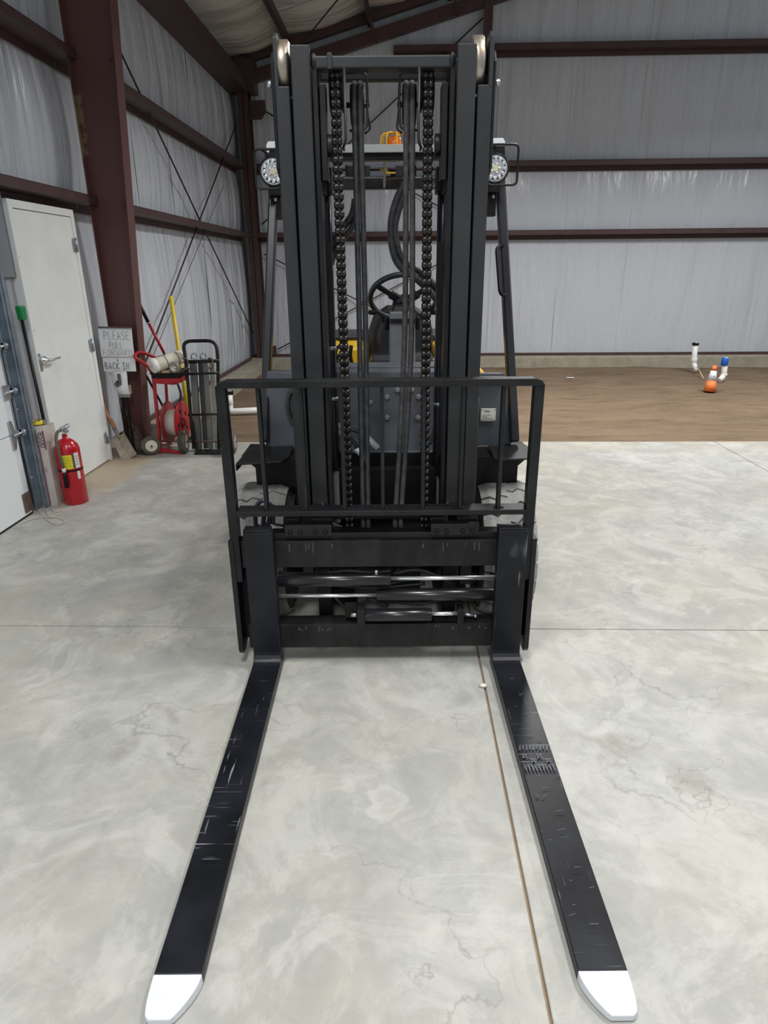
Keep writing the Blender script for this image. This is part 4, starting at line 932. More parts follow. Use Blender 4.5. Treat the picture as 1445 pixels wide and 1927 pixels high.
for dx, dz in ((.032, .026), (-.032, .026), (.032, -.026), (-.032, -.026)): P('rivet', MB().lathe([(0, .003), (.002, .002)], (q.x+dx, 3.148, q.z+dz), (0, -1, 0), 8), DSTEEL, dp, 0)
# @@MORE
# ================================================================ things along the left wall
IDM = Matrix()
def Q(name, mb, m, parent, bevel=.0015, **k): return link(name, mb, m, parent, bevel, **k)
YZX = Matrix(((0, 0, 1, 0), (1, 0, 0, 0), (0, 1, 0, 0), (0, 0, 0, 1)))   # polygon (y,z), extruded along x

# carton with 8500 print
c = thing('carton', 'white cardboard carton printed 8500 in a maroon band, beside the garage track', 'box', (-2.60, 4.62, 0))
cx0, cx1, cy0, cy1, cz = -2.75, -2.582, 4.50, 4.66, .60
Q('carton_body', MB().box((cx0, cy0, 0), (cx1, cy1, cz)), CARD, c, .004)
Q('top_flap', MB().box((cx0, cy0, cz), (cx1, cy0+.10, cz+.003)).box((cx0, cy0+.11, cz), (cx1, cy1, cz+.006)), CARD, c, .001)
Q('print_band', MB().box((cx0+.092, cy0-.0012, .01), (cx0+.112, cy0, cz-.012)).box((cx0+.115, cy0-.0012, .01), (cx0+.118, cy0, cz-.05)).box((cx1-.012, cy0-.0012, .44), (cx1-.002, cy0, cz-.02)), PURP, c, 0, label='maroon printed band')
def txtM(x, z): return Matrix(((0, 1, 0, x), (0, 0, -1, cy0-.0008), (-1, 0, 0, z), (0, 0, 0, 1)))
text_mesh('8500', .058, txtM(cx0+.122, cz-.03), INK, c, extrude=.0015)
text_mesh('8500', .018, txtM(cx0+.124, .30), INKG, c)
Q('black_mark', MB().box((cx1, cy0+.08, .12), (cx1+.0012, cy0+.13, .17)), INK, c, 0)
t = thing('tape_roll', 'roll of gold packing tape lying on the white carton', 'tape', (-2.655, 4.575, cz+.006))
Q('tape_coil', MB().lathe([(0, .034), (0, .042), (.035, .042), (.035, .034), (0, .034)], (-2.66, 4.575, cz+.006), (0, 0, 1), 28, cap=False), GOLD, t, 0)
Q('tape_label', MB().lathe([(.010, .0425), (.026, .0425)], (-2.66, 4.575, cz+.006), (0, 0, 1), 28, cap=False), YLAB, t, 0)
Q('tape_end', MB().box((-2.617, 4.58, cz+.007), (-2.60, 4.60, cz+.04)), ZINC, t)

# fire extinguisher
ex, ey = -2.488, 4.60; e = thing('fire_extinguisher', 'large red fire extinguisher with yellow label standing in front of the white carton', 'extinguisher', (ex, ey, 0))
rr = .086
Q('cylinder', MB().lathe([(0, rr-.006), (.005, rr), (.42, rr), (.45, rr-.008), (.475, rr-.028), (.49, .045), (.50, .02), (.53, .018)], (ex, ey, 0), (0, 0, 1), 40), EXTR, e, 0)
Q('strap', MB().lathe([(.262, rr+.002), (.275, rr+.002)], (ex, ey, 0), (0, 0, 1), 32, cap=False).cyl((ex+.02, ey-rr-.004, .262), (ex+.02, ey-rr-.004, .275), .006, 6), BLACK2, e, 0)
def wrap(a0, a1, z0, z1, m, name, off=.0008):
    n = 10; vs = []
    for i in range(n+1):
        a = R(a0+(a1-a0)*i/n)
        for z in (z0, z1): vs.append((ex+(rr+off)*cos(a), ey+(rr+off)*sin(a), z))
    return Q(name, MB().add(vs, [(2*i, 2*i+2, 2*i+3, 2*i+1) for i in range(n)], True), m, e, 0)
wrap(-95, -48, .285, .39, YLAB, 'yellow_label'); wrap(-46, -38, .285, .40, INK, 'black_label_edge'); wrap(-37, -12, .285, .40, WLAB, 'inspection_label'); wrap(-35, -20, .20, .26, WLAB, 'inspection_label')
for k in range(6): wrap(-92, -52 - 4*(k % 3), .30+.014*k, .3035+.014*k, mat('label_ink', (.35, .33, .02), .6) if k == 0 else bpy.data.materials['label_ink'], 'print_line', .0014)
for k in range(4): wrap(-34, -18, .31+.02*k, .316+.02*k, INKG, 'print_line', .0014)
v = Q('valve', MB().cyl((ex, ey, .53), (ex, ey, .575), .014, 12).box((ex-.012, ey-.02, .55), (ex+.012, ey+.03, .575)).cyl((ex+.01, ey-.02, .56), (ex+.045, ey-.025, .56), .012, 12), ZINC, e)
Q('carry_handle', MB().beam((ex-.01, ey-.03, .572), (ex+.03, ey+.04, .580), .018, .004).beam((ex-.01, ey-.03, .582), (ex+.03, ey+.035, .602), .018, .004), ZINC, v, .001)
Q('pull_pin_ring', MB().tube([(ex+.03+.016*cos(2*pi*k/14), ey, .59+.016*sin(2*pi*k/14)) for k in range(14)], .0018, 5, True), ZINC, v, 0)
Q('gauge', MB().lathe([(0, .014), (.008, .014)], (ex+.012, ey-.02, .555), (.3, -1, 0), 14), WLAB, v, 0)
Q('discharge_hose', MB().tube(smooth_path([(ex-.01, ey-.02, .565), (ex-.014, ey-.06, .56), (ex-.016, ey-.09, .52), (ex-.008, ey-.108, .44), (ex+.004, ey-.108, .30)], 6), .0115, 10), mat('hose_olive', (.10, .10, .07), .55), e, 0)
Q('hose_ferrule', MB().cyl((ex+.004, ey-.108, .30), (ex+.005, ey-.108, .27), .0135, 12), WLAB, e, 0)
Q('nozzle', MB().lathe([(0, .010), (.03, .014), (.12, .017)], (ex+.005, ey-.108, .272), (0, 0, -1), 14), BLACK2, e, 0)

# twine on the floor
pts = [(40, 985), (62, 976), (88, 972), (112, 975), (122, 981), (108, 986), (92, 980), (84, 970), (72, 960), (68, 950), (72, 944), (80, 952), (86, 960), (90, 968), (96, 973), (114, 966), (122, 960), (104, 962), (96, 956)]
mb = MB().tube(smooth_path([B(u, v, Z=.006+.003*(i % 3)) for i, (u, v) in enumerate(pts)], 6), .0032, 6)
single('twine', mb, TWINE, 'tangled cream twine lying on the floor at the garage door corner', 'string')

# green-headed broom behind the door track
b = thing('broom', 'dark broom handle with green head, upside down beside the white door', 'broom', (-2.66, 4.62, 0))
Q('handle', MB().cyl((-2.665, 4.70, .0), (-2.70, 4.71, 1.34), .012, 10), BLACK, b, 0)
Q('broom_head', MB().prism([(4.69, 1.33), (4.73, 1.33), (4.75, 1.35), (4.75, 1.43), (4.68, 1.43)], -2.72, -2.675, YZX), GREEN, b, .01, label='green plastic head')

# paper sign on its stand by the column
S0 = 6.0
sg = thing('sign', 'handwritten paper sign reading PLEASE PULL FORWARD & BACK IN on brown column', 'sign', (-2.62, 6.03, .78))
def sgp(s, t, d=0):        # s across 0..1, t down 0..1 on the sheet
    a = V((-2.752, S0, 1.172)); b_ = V((-2.455, S0+.02, 1.165)); dn = V((-.015-.02*s*0, 0, -.385))
    return a + (b_-a)*s + dn*t + V((-.03*t, 0, 0))*0 + V((0, -d, 0))
def sheet(s0, s1, t0, t1, d, th=.002):
    vs = [sgp(s0, t0, d), sgp(s1, t0, d), sgp(s1, t1, d), sgp(s0, t1, d), sgp(s0, t0, d-th), sgp(s1, t0, d-th), sgp(s1, t1, d-th), sgp(s0, t1, d-th)]
    return MB().add(vs, [(0,1,2,3), (7,6,5,4), (0,4,5,1), (1,5,6,2), (2,6,7,3), (3,7,4,0)])
Q('backing_board', sheet(-.01, 1.0, -.035, .99, -.004, .006), DSTEEL, sg, 0)
Q('paper', sheet(0, 1, 0, .665, .004), PAPER, sg, 0); Q('paper', sheet(.02, 1.01, .64, 1.0, .002), PAPER, sg, 0)
for i in range(24):
    a = sgp(.03+.94*i/23, .012, .006); Q('punch_hole', MB().box(a-V((.003, 0, .005)), a+V((.003, .0006, .003))), INK, sg, 0)
Q('torn_edge', MB().tube([sgp(.02+.96*i/30, .665+.010*sin(i*1.9), .007) for i in range(31)], .0022, 5), mat('torn_brown', (.28, .22, .15), .9), sg, 0)
GL = {'P': [[(0,0),(0,1)], [(0,0),(.8,.1),(.8,.42),(0,.52)]], 'L': [[(.1,0),(.1,1),(.8,1)]], 'E': [[(.8,0),(.1,0),(.1,1),(.8,1)], [(.1,.5),(.65,.5)]], 'A': [[(0,1),(.4,0),(.8,1)], [(.15,.62),(.66,.62)]],
      'S': [[(.75,.08),(.3,0),(.1,.22),(.7,.6),(.7,.88),(.1,1)]], 'U': [[(.05,0),(.1,.9),(.4,1),(.75,.9),(.75,0)]], 'F': [[(.8,0),(.1,0),(.1,1)], [(.1,.48),(.6,.48)]], 'O': [[(.4,0),(.05,.3),(.05,.7),(.4,1),(.75,.7),(.75,.3),(.4,0)]],
      'R': [[(.05,1),(.05,0),(.7,.08),(.7,.4),(.05,.5),(.8,1)]], 'W': [[(0,0),(.2,1),(.42,.35),(.65,1),(.85,0)]], 'D': [[(.05,0),(.05,1),(.5,.95),(.8,.55),(.6,.1),(.05,0)]], 'B': [[(.05,0),(.05,1),(.6,.95),(.7,.7),(.05,.5),(.6,.35),(.6,.08),(.05,0)]],
      'C': [[(.75,.15),(.4,0),(.08,.4),(.15,.85),(.75,.95)]], 'K': [[(.05,0),(.05,1)], [(.7,0),(.05,.5),(.8,1)]], 'I': [[(.4,0),(.4,1)], [(.15,0),(.65,0)], [(.15,1),(.65,1)]], 'N': [[(.05,1),(.05,0),(.7,1),(.7,0)]],
      '&': [[(.85,1),(.3,.2),(.45,0),(.6,.2),(.1,.7),(.3,1),(.8,.6)]]}
def hand(word, s0, s1, t0, t1, m=INKG, r=.0017):
    n = len(word); cw_ = (s1-s0)/n
    for i, chh in enumerate(word):
        if chh == ' ': continue
        mb = MB()
        for st in GL[chh]:
            mb.tube([sgp(s0+cw_*(i+.06)+cw_*.95*x, t0+(t1-t0)*y+.006*sin(i*2.3), .0075) for x, y in st], r, 4)
        Q('handwritten_letter', mb, m, sg, 0, kind='stuff' if len(GL[chh]) > 1 else None)
hand('PLEASE', .14, .93, .07, .26); hand('PULL', .28, .70, .32, .47); hand('FORWARD', .05, .98, .49, .63, INKG, .0013); hand('&', .44, .52, .70, .765, INK, .0012); hand('BACK', .07, .54, .79, .95, INK, .0022); hand('IN', .60, .84, .79, .95, INK, .0022)
ar = thing('arrow_sheet', 'curled white sheet with a black bent arrow, taped below the handwritten sign', 'sign', (-2.62, 6.0, .56))
vs = []; n = 10
for i in range(n+1):
    t = i/n; z = .785-.21*t; x0 = -2.695+.035*t*t*1.6; x1 = -2.545+.012*t; y = 5.985 - .05*sin(t*pi*.9)*t
    vs += [(x0, y, z), (x1, y, z), (x0, y+.002, z), (x1, y+.002, z)]
fs = []
for i in range(n): o = 4*i; fs += [(o, o+1, o+5, o+4), (o+2, o+6, o+7, o+3), (o, o+4, o+6, o+2), (o+1, o+3, o+7, o+5)]
Q('paper', MB().add(vs, fs, True), PAPER, ar, 0)
Q('clear_sleeve', MB().box((-2.66, 5.99, .545), (-2.545, 5.994, .60)), mat('clear_sleeve', (.6, .6, .6), .15, trans=.6), ar, 0)
Q('tape_patch', MB().box((-2.56, 5.985, .58), (-2.525, 5.99, .66)).box((-2.71, 5.985, .755), (-2.685, 5.99, .775)), mat('tan_tape', (.45, .40, .33), .4), ar, 0)
yA = 5.925
Q('arrow', MB().prism([(-2.612, .768), (-2.596, .768), (-2.596, .668), (-2.628, .668), (-2.628, .648), (-2.655, .677), (-2.628, .706), (-2.628, .688), (-2.612, .688)], -(yA+.04), -(yA+.002), Matrix.Rotation(pi/2, 4, 'X')), INK, ar, 0, label='black arrow turning left')

# shovels
def shovel(p_tip, p_neck, p_top, mb_, mh, label, wid=.14, ln=.27, side=V((1, 0, 0))):
    p_tip, p_neck, p_top = V(p_tip), V(p_neck), V(p_top); d = (p_neck-p_tip).normalized(); s = (side - d*side.dot(d)).normalized(); nrm = d.cross(s)
    if nrm.y > 0: nrm = -nrm
    o = thing('shovel', label, 'shovel', p_tip)
    mb = MB(); nx, ny = 8, 6; top = []; bot = []
    for j in range(ny+1):
        for i in range(nx+1):
            a = (i/nx-.5); t = j/ny; wv = wid*(1-.10*t)
            top.append(p_tip + d*(ln*t) + s*a*wv + nrm*(-.018*(4*a*a)*-1 - .004))
    bot = [p - nrm*.003 for p in top]; k = (nx+1)
    fs = [(j*k+i, j*k+i+1, (j+1)*k+i+1, (j+1)*k+i) for j in range(ny) for i in range(nx)]; o2 = len(top)
    fs += [tuple(o2+q for q in f[::-1]) for f in fs]
    ed = [i for i in range(k)] + [j*k+nx for j in range(1, ny+1)] + [ny*k+i for i in range(nx-1, -1, -1)] + [j*k for j in range(ny-1, 0, -1)]
    fs += [(ed[i], ed[(i+1) % len(ed)], o2+ed[(i+1) % len(ed)], o2+ed[i]) for i in range(len(ed))]
    Q('blade', mb.add(top+bot, fs, False), mb_, o, 0)
    Q('socket', MB().lathe([(0, .010), (.02, .016), (.12, .019)], p_tip+d*(ln-.03), (p_neck-(p_tip+d*(ln-.03))), 12), mb_, o, 0)
    mid = p_neck.lerp(p_top, .35)+V((-.012, -.02, 0))
    Q('handle', MB().tube(smooth_path([p_neck-d*.04, p_neck.lerp(p_top, .15), mid, p_top], 5), .018, 10), mh, o, 0)
    return o
tip = B(245, 862, Z=.005); nk = B(213, 802, Y=tip.y+.12)
shovel(tip, nk, B(190, 740, Y=tip.y+.26), RUSTY, ORWOOD, 'muddy square shovel with orange wooden handle leaning behind the white door', .15, .24)
tip = B(268, 845, Y=6.04); tip.z = .004
shovel(tip, B(237, 776, Y=6.06), B(226, 738, Y=6.05), DSTEEL, DSTEEL, 'dark rusty shovel leaning on the column below the arrow sheet', .13, .25)
for i, (u, yy) in enumerate(((228, 6.0), (236, 6.01))):
    p0 = B(u+16, 840, Y=yy); p0.z = 0; p1 = B(u, 742, Y=yy+.04)
    if i == 0: bp = thing('black_post_bundle', 'two slim black steel posts leaning on the column between the shovels', 'post', p0)
    Q('post', MB().beam(p0, p1, .022, .022), BLACK, bp, .003)
# small dark debris
random.seed(4); dmb = MB()
for i in range(40):
    x, y = -2.66+.20*random.random(), 5.93+.14*random.random(); s_ = .008+.016*random.random()
    m_ = MB().sphere((0, 0, 0), s_, 6, (1+random.random(), 1, .7)); m_.v = [(a+random.uniform(-.2, .2)*s_, b_+random.uniform(-.2, .2)*s_, max(-s_*.7, c_)) for a, b_, c_ in m_.v]
    m_.xf(Matrix.Translation((x, y, s_*.7))); dmb.add(m_.v, m_.f)
single('debris', dmb, SHADEB, 'dark crumbs of debris around the foot of the brown column', 'debris')['kind'] = 'stuff'

# red reel cart
ct_ = thing('reel_cart', 'red steel reel cart with cream-hubbed wheels holding a spool of white strapping', 'cart', (-2.2, 6.1, 0))
def T(pts, r, m, name, rd=.04, par=None, closed=False, n=10, lab=None): return link(name, MB().tube(round_path(pts, rd, closed), r, n, closed), m, par or ct_, 0, label=lab)
fl0 = B(300, 862, Y=5.98); fl0.z = .01; top0 = B(286, 700, Y=6.04)
hx = lambda u, v, Y: B(u, v, Y=Y)
Q('frame', MB().beam(hx(303, 856, 5.98), hx(288, 700, 6.06), .028, .028).beam(hx(320, 850, 6.35), hx(311, 700, 6.35), .024, .024).beam(hx(301, 845, 5.98), hx(345, 853, 5.98), .03, .03).beam(hx(303, 838, 5.99), hx(322, 836, 6.35), .025, .025).beam(hx(289, 719, 6.04), hx(327, 722, 6.04), .035, .02).beam(hx(327, 722, 6.04), hx(345, 712, 6.3), .035, .02), RED, ct_, .003, kind=None)
T([hx(288, 704, 6.05), hx(276, 687, 6.05), hx(252, 672, 5.96), hx(258, 663, 6.10), hx(272, 664, 6.2), hx(300, 676, 6.3), hx(312, 690, 6.33)], .016, RED, 'push_handle', .04)
def wheel(parent, c, ax, r, wd, mt, mr, name='wheel', tread=True):
    c = V(c); a = V(ax).normalized(); p = c - a*wd/2
    w_ = link(name, MB().lathe([(0, r*.60), (0, r*.86), (wd*.12, r*.95), (wd*.35, r), (wd*.65, r), (wd*.88, r*.95), (wd, r*.86), (wd, r*.60)], p, a, 36, cap=False), mt, parent, 0)
    link('hub', MB().lathe([(-.002, r*.12), (wd*.1, r*.16), (wd*.1, r*.50), (0, r*.60), (wd, r*.60), (wd*.9, r*.5), (wd*.9, r*.16), (wd+.002, r*.12)], p, a, 28), mr, w_, 0)
    link('axle_nut', MB().lathe([(-.012, r*.10), (wd+.012, r*.10)], p, a, 8), DSTEEL, w_, 0)
    if tread:
        for k in (.3, .43, .57, .7): link('tread_groove', MB().lathe([(wd*k-.0015, r*1.003), (wd*k+.0015, r*1.003)], p, a, 36, cap=False), BLACK2, w_, 0)
    else:
        for k in range(3):
            an = 2*pi*k/3+.3; t1 = a.cross(V((0, 0, 1))).normalized(); t2 = a.cross(t1)
            dd = t1*cos(an)+t2*sin(an)
            link('rib', MB().beam(p+dd*r*.15, p+dd*r*.5, .006, .006, a), DSTEEL, w_, 0)
    return w_
wc_ = hx(285, 843, 5.93); rw = .093
wheel(ct_, (wc_.x, wc_.y, rw), (.55, -1, 0), rw, .035, RUB, CREAM, tread=False)
wheel(ct_, (-2.22, 6.50, rw), (.55, -1, 0), rw, .035, RUB, CREAM, tread=False)
T([(wc_.x, wc_.y, rw), (-2.22, 6.50, rw)], .008, DSTEEL, 'axle', .01)
# spool of strapping
sp = thing('strapping_spool', 'red-flanged spool wound with shiny white strapping, hung in the red cart', 'spool', (-2.2, 6.12, .1))
ca = hx(315, 783, 6.14); ca.z = .27; cb = ca+V((.135, -.004, 0)); ax = (cb-ca).normalized(); rs = .205
Q('flange', MB().lathe([(0, .02), (0, rs), (.004, rs+.004), (.010, rs), (.010, .02)], ca, ax, 48), DRED, sp, 0, label='dusty red disc')
Q('flange', MB().lathe([(0, .02), (0, rs), (.004, rs+.004), (.010, rs), (.010, .02)], cb, ax, 48), RED, sp, 0, label='bright red disc')
Q('strap_coil', MB().lathe([(0, .125), ((cb-ca).length, .125)], ca, ax, 40), STRAP, sp, 0, label='white strapping coil')
Q('hub', MB().lathe([(0, .045), (.025, .045), (.03, .02)], cb+ax*.01, ax, 16), DRED, sp, 0)
for k in range(5):
    an = 2*pi*k/5; t1 = ax.cross(V((0, 0, 1))).normalized(); t2 = ax.cross(t1)
    Q('flange_hole', MB().lathe([(0, .022), (.0015, .022)], cb+ax*.0098+(t1*cos(an)+t2*sin(an))*.12, ax, 14), BLACK2, sp, 0)
# tool tray, white tube, tape, wood block, bar
tp = hx(316, 712, 6.10)
tr_ = thing('tool_tray', 'black and red plastic tool tray on top of the red cart', 'tray', (tp.x, 6.15, tp.z-.03))
Q('tray_lower', MB().box((tp.x-.12, 6.02, tp.z-.035), (tp.x+.14, 6.30, tp.z+.015)), RED, tr_, .01)
Q('tray_upper', MB().box((tp.x-.125, 6.01, tp.z+.015), (tp.x+.145, 6.31, tp.z+.058)), BLACK2, tr_, .008)
Q('tray_rim', MB().tube(round_path([(tp.x-.13, 6.0, tp.z+.058), (tp.x+.15, 6.0, tp.z+.058), (tp.x+.15, 6.32, tp.z+.058), (tp.x-.13, 6.32, tp.z+.058)], .02, True), .006, 6, True), BLACK2, tr_, 0)
wt = thing('white_tube_canister', 'cream-white plastic tube canister with flat cap lying on the tool tray', 'canister', (-2.3, 6.1, .80))
ta, tb = hx(285, 691, 5.98)+V((0, 0, .006)), hx(345, 672, 6.20)+V((0, 0, .010))
dv = (tb-ta); dl = dv.length
Q('tube', MB().cyl(ta+dv*.06, tb, .062, 32, .004), CREAM, wt, 0)
Q('end_cap', MB().lathe([(0, .058), (.006, .068), (.05, .068), (.05, .062)], ta, dv, 32), PVC, wt, 0)
Q('cap_hole', MB().lathe([(-.001, .008), (.001, .008)], ta, dv, 12), INK, wt, 0)
for k in (.42, .78): Q('zip_tie', MB().lathe([(-.003, .064), (.003, .064)], ta+dv*k, dv, 32, cap=False), BLACK2, wt, 0)
rp_ = hx(326, 695, 5.97)+V((0, 0, .014))
tr2 = thing('duct_tape_roll', 'silver duct tape roll standing on the black tool tray', 'tape', (rp_.x, 5.97, rp_.z-.05))
Q('tape_coil', MB().lathe([(0, .036), (0, .05), (.05, .05), (.05, .036), (0, .036)], rp_, (.4, 1, .1), 28, cap=False), mat('duct_tape', (.24, .24, .22), .5), tr2, 0)
Q('cardboard_core', MB().lathe([(0, .036), (0, .032), (.05, .032), (.05, .036)], rp_-V((0, .001, 0)), (.4, 1, .1), 28, cap=False), CARD, tr2, 0)
wbk = hx(312, 702, 6.02); single('wood_block', MB().box((wbk.x-.038, 6.02, wbk.z-.02), (wbk.x+.032, 6.07, wbk.z+.022)), WOOD, 'small pale wood block beside the duct tape on the tray', 'wood', .002)
la, lb, lc_ = hx(262, 572, 6.35), hx(279, 607, 6.35), hx(309, 665, 6.35)
lv = thing('pry_bar_tool', 'long red-handled tool with black grip leaning out of the red cart', 'tool', lc_)
Q('grip', MB().cyl(la+(la-lb)*.3, lb, .017, 12), BLACK2, lv, 0, label='black rubber grip')
Q('grip_ring', MB().cyl(lb, lb+(lc_-lb).normalized()*.006, .0165, 12), PVC, lv, 0)
Q('shaft', MB().cyl(lb, lc_, .0135, 12), RED, lv, 0)
Q('tool_head', MB().beam(lc_, lc_+(lc_-lb).normalized()*.10, .03, .02).beam(lc_+V((-.06, 0, -.035)), lc_+V((.06, 0, -.01)), .03, .02), DSTEEL, lv, .003)
yp0, yp1 = hx(318, 557, 6.75), hx(346, 790, 6.75)
yp = single('yellow_pole', MB().cyl((yp0.x+.05, 6.78, .0), (yp0.x, 6.80, yp0.z), .020, 14), mat('yellow_pole_paint', (.80, .60, .04), .4, noise_amt=.1, scale=20), 'bright yellow pole standing upright behind the carts', 'pole')
single('dark_rail', MB().beam(hx(275, 706, 6.55), V((hx(336, 838, 6.55).x, 6.60, .012)), .02, .02), BLACK, 'long dark rod leaning behind the red cart frame', 'rod', .002)
single('hose_loop', MB().tube(smooth_path([hx(u, v, 6.45) for u, v in ((334, 722), (340, 740), (338, 755), (328, 768), (316, 765))], 6), .012, 8), DUSTY, 'grey hose loop hanging behind the spool', 'hose')
bx = thing('coil_hose', 'dark ribbed hose coil lying on the floor behind the spool', 'hose', (-2.28, 6.55, 0))
for k in range(4): Q('coil', MB().tube([(-2.24+.09*cos(2*pi*i/24), 6.64+.05*sin(2*pi*i/24)+.02*k, .03+.022*k+.05*(1+cos(2*pi*i/24))) for i in range(24)], .011, 6, True), RUBH, bx, 0)

# black hand truck
YH = 6.05
ht = thing('hand_truck', 'black two-wheeled hand truck with looped handle beside the red cart', 'hand truck', (-1.87, YH, 0))
xa, xb_ = hx(366, 850, YH), hx(410, 850, YH)
l0, l1 = hx(366, 856, 5.93), hx(349, 672, 6.12); r0, r1 = hx(413, 856, 5.93), hx(410, 672, 6.12)
l0.z = r0.z = .06
T([l0, l1, hx(343, 642, 6.16), hx(406, 641, 6.16), r1, r0], .016, BLACK, 'loop_frame', .09, ht)
for v_, r_ in ((680, .016), (703, .011), (780, .011)):
    a, b_ = hx(350 if v_ < 690 else 354, v_+1, 6.07), hx(412, v_-1, 6.07)
    Q('cross_bar', MB().cyl(a, b_, r_, 10), BLACK, ht, 0)
ww = .115
wl_, wr_ = hx(346, 842, YH-.05), hx(437, 841, YH-.05)
wheel(ht, (wl_.x, YH-.05, ww), (1, .10, 0), ww, .068, RUB, CHROME, 'pneumatic_wheel'); wheel(ht, (wr_.x, YH-.05, ww), (1, .10, 0), ww, .068, RUB, CHROME, 'pneumatic_wheel')
Q('axle', MB().cyl((wl_.x, YH-.05, ww), (wr_.x, YH-.05, ww), .010, 10), DSTEEL, ht, 0)
Q('nose_plate', MB().box((l0.x-.01, 5.93, .006), (r0.x+.01, 6.10, .014)), BLACK, ht, .002)
Q('brace', MB().beam((l0.x+.01, 5.99, .02), hx(362, 795, 6.06), .035, .006), BLACK, ht, .001)
for u in (349, 396):
    p = hx(u, 685, 6.02); Q('strap_hook', MB().tube(round_path([p+V((-.02, 0, .05)), p+V((.02, 0, .05)), p+V((.022, 0, -.02)), p+V((0, 0, -.05)), p+V((-.02, 0, -.03))], .015), .008, 8), DSTEEL, ht, 0)
# steel channels standing on the hand truck
for i, (u0, u1, lb_) in enumerate(((357, 372, 'leftmost'), (371, 381, 'second from left'), (382, 392, 'third from left'), (392, 404, 'rightmost'))):
    b0 = hx(u0+12, 850, 6.10); t0 = hx(u0, 677, 6.22); wv = (u1-u0)*.0040; ys_ = .03*(i % 2)
    x0 = b0.x; x1 = t0.x
    vs = []
    sec = [(0, 0), (wv, 0), (wv, .04), (wv-.004, .04), (wv-.004, .004), (.004, .004), (.004, .04), (0, .04)]
    for x, y, z in ((x0, 6.08+ys_, .016), (x1, 6.20+ys_, t0.z-.01*i)): vs += [(x+a, y+c_, z) for a, c_ in sec]
    c1_ = thing('steel_channel', ('bluish grey', 'near-black', 'mid grey', 'pale dusty grey')[i] + ' steel channel standing on the black hand truck, %s of the four' % lb_, 'steel bar', (x0, 6.08, .016), group='steel channels on the hand truck')
    Q('channel', MB().add(vs, [tuple(range(8))[::-1], tuple(range(8, 16))] + [(q_, (q_+1) % 8, 8+(q_+1) % 8, 8+q_) for q_ in range(8)]), (LENG, LENG2, LENG, LENG3)[i], c1_, .001)
for i, u in enumerate((365, 382)):
    p = hx(u, 675, 6.10)
    single('c_clamp', MB().tube(round_path([p+V((-.025, 0, 0)), p+V((-.022, 0, .04)), p+V((.02, .01, .05)), p+V((.026, .01, .015))], .012), .006, 8).box(p+V((-.03, -.005, -.006)), p+V((.03, .02, .002))), ZINC, 'bare metal bracket hooked on top of the steel channels, %s one' % ('left', 'right')[i], 'clamp')

# pipes, cone, pole on the kerb
def pipe(name, pts, r, m, label, cat='pipe', rd=.05, collars=(), cap=None, capc=None):
    pts = [V(p) for p in pts]; o = thing(name, label, cat, pts[0])
    link('pipe', MB().tube(round_path(pts, rd, False, 6), r, 16), m, o, 0)
    for a, b_ in collars: link('collar', MB().cyl(a, b_, r*1.18, 18, .002), m, o, 0)
    if cap: link('cap', MB().cyl(cap[0], cap[1], r*1.25, 18, .003), capc, o, 0, label='coloured end cap')
    return o
p0 = B(431, 735, Y=8.25); p1 = B(434, 775, Y=8.2); p2 = B(486, 778, Y=8.2)
pipe('drain_pipe', [p0, (p0.x, 8.2, p1.z+.0), (p2.x+.25, 8.25, p1.z+.02)], .042, PVC, 'white plastic drain elbow rising from the soil by the left kerb', collars=[(V((p0.x, 8.21, p1.z+.10)), V((p0.x, 8.205, p1.z+.17)))], cap=(V((p0.x, 8.25, p0.z-.05)), V((p0.x, 8.25, p0.z))), capc=BLACK2)
a = B(1309, 645, Y=11.7); b_ = B(1305, 684, Y=11.7); c_ = B(1312, 695, Y=11.6)
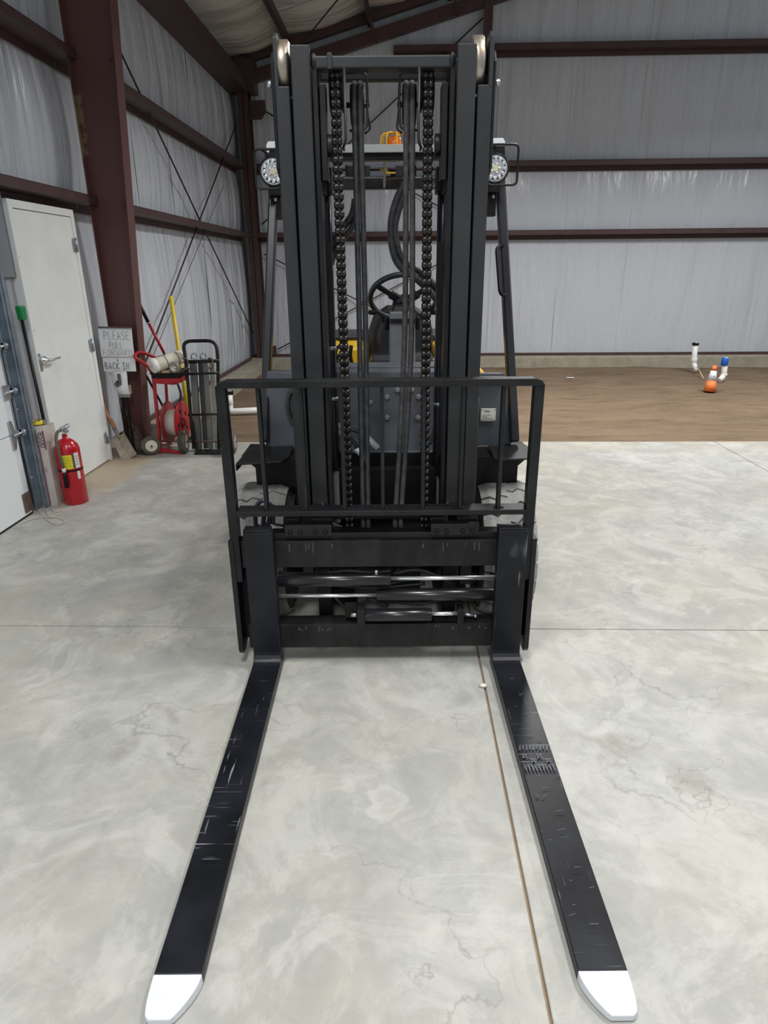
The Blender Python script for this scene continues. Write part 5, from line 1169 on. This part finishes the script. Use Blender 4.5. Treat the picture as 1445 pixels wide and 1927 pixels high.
pipe('stub_pipe', [a, b_, c_+V((0, 0, -.03))], .045, PVC, 'white stub pipe with black cap near the back kerb', cap=(a+V((0, 0, -.04)), a), capc=BLACK2, collars=[(b_+V((0, 0, .02)), b_+V((0, 0, .1)))])
a = B(1365, 673, Y=10.5); b_ = B(1362, 707, Y=10.5); c_ = B(1354, 714, Y=10.45)
pipe('stub_pipe', [a, b_, c_+V((0, 0, -.02))], .042, PVC, 'white stub pipe with bright blue cap behind the traffic cone', cap=(a+V((0, 0, -.12)), a), capc=BLUE, collars=[(b_+V((0, 0, .0)), b_+V((0, 0, .03)))])
single('stake', MB().cyl(B(1312, 690, Y=11.45), B(1323, 712, Y=10.8), .010, 6), WOOD, 'thin tan stick lying against the black-capped pipe', 'stick')
cb_ = B(1335, 737, Z=-.09); ctp = B(1345, 688, Y=cb_.y+.05)
cn = thing('traffic_cone', 'orange traffic cone with a white collar, leaning on the soil', 'cone', cb_)
axc = (ctp-cb_); Lc = axc.length
for nm, a0, a1, m_ in (('cone_body', 0, .42, ORANGE), ('white_collar', .42, .80, WHT), ('cone_top', .80, 1.0, ORANGE)):
    rad = lambda t: .088*(1-t)+.030*t
    Q(nm, MB().lathe([(a0*Lc, rad(a0)), (a1*Lc, rad(a1))], cb_, axc, 28), m_, cn, 0)
Q('dark_mark', MB().lathe([(0, .008), (.001, .006)], cb_+axc*.62+V((-.012, -.060, 0)), (0, -1, .15), 8), INK, cn, 0)
single('yellow_rod', MB().cyl(V((-2.60, 9.0, .101)), V((-2.56, 9.75, .101)), .014, 8), bpy.data.materials['yellow_pole_paint'], 'yellow rod lying on the left concrete kerb', 'rod')
single('paper_scrap', MB().box((-.06, -.03, 0), (.06, .03, .004)).xf(Matrix.Translation(B(1073, 711, Z=-.085))), PAPER, 'small white paper scrap lying on the bare soil', 'paper')
single('white_pebble', MB().sphere((0, 0, .008), .011, 8, (1.6, 1, .8)).xf(Matrix.Translation(B(909, 1293, Z=0))), CREAM, 'small pale chip lying on the floor joint beside the right fork', 'pebble')
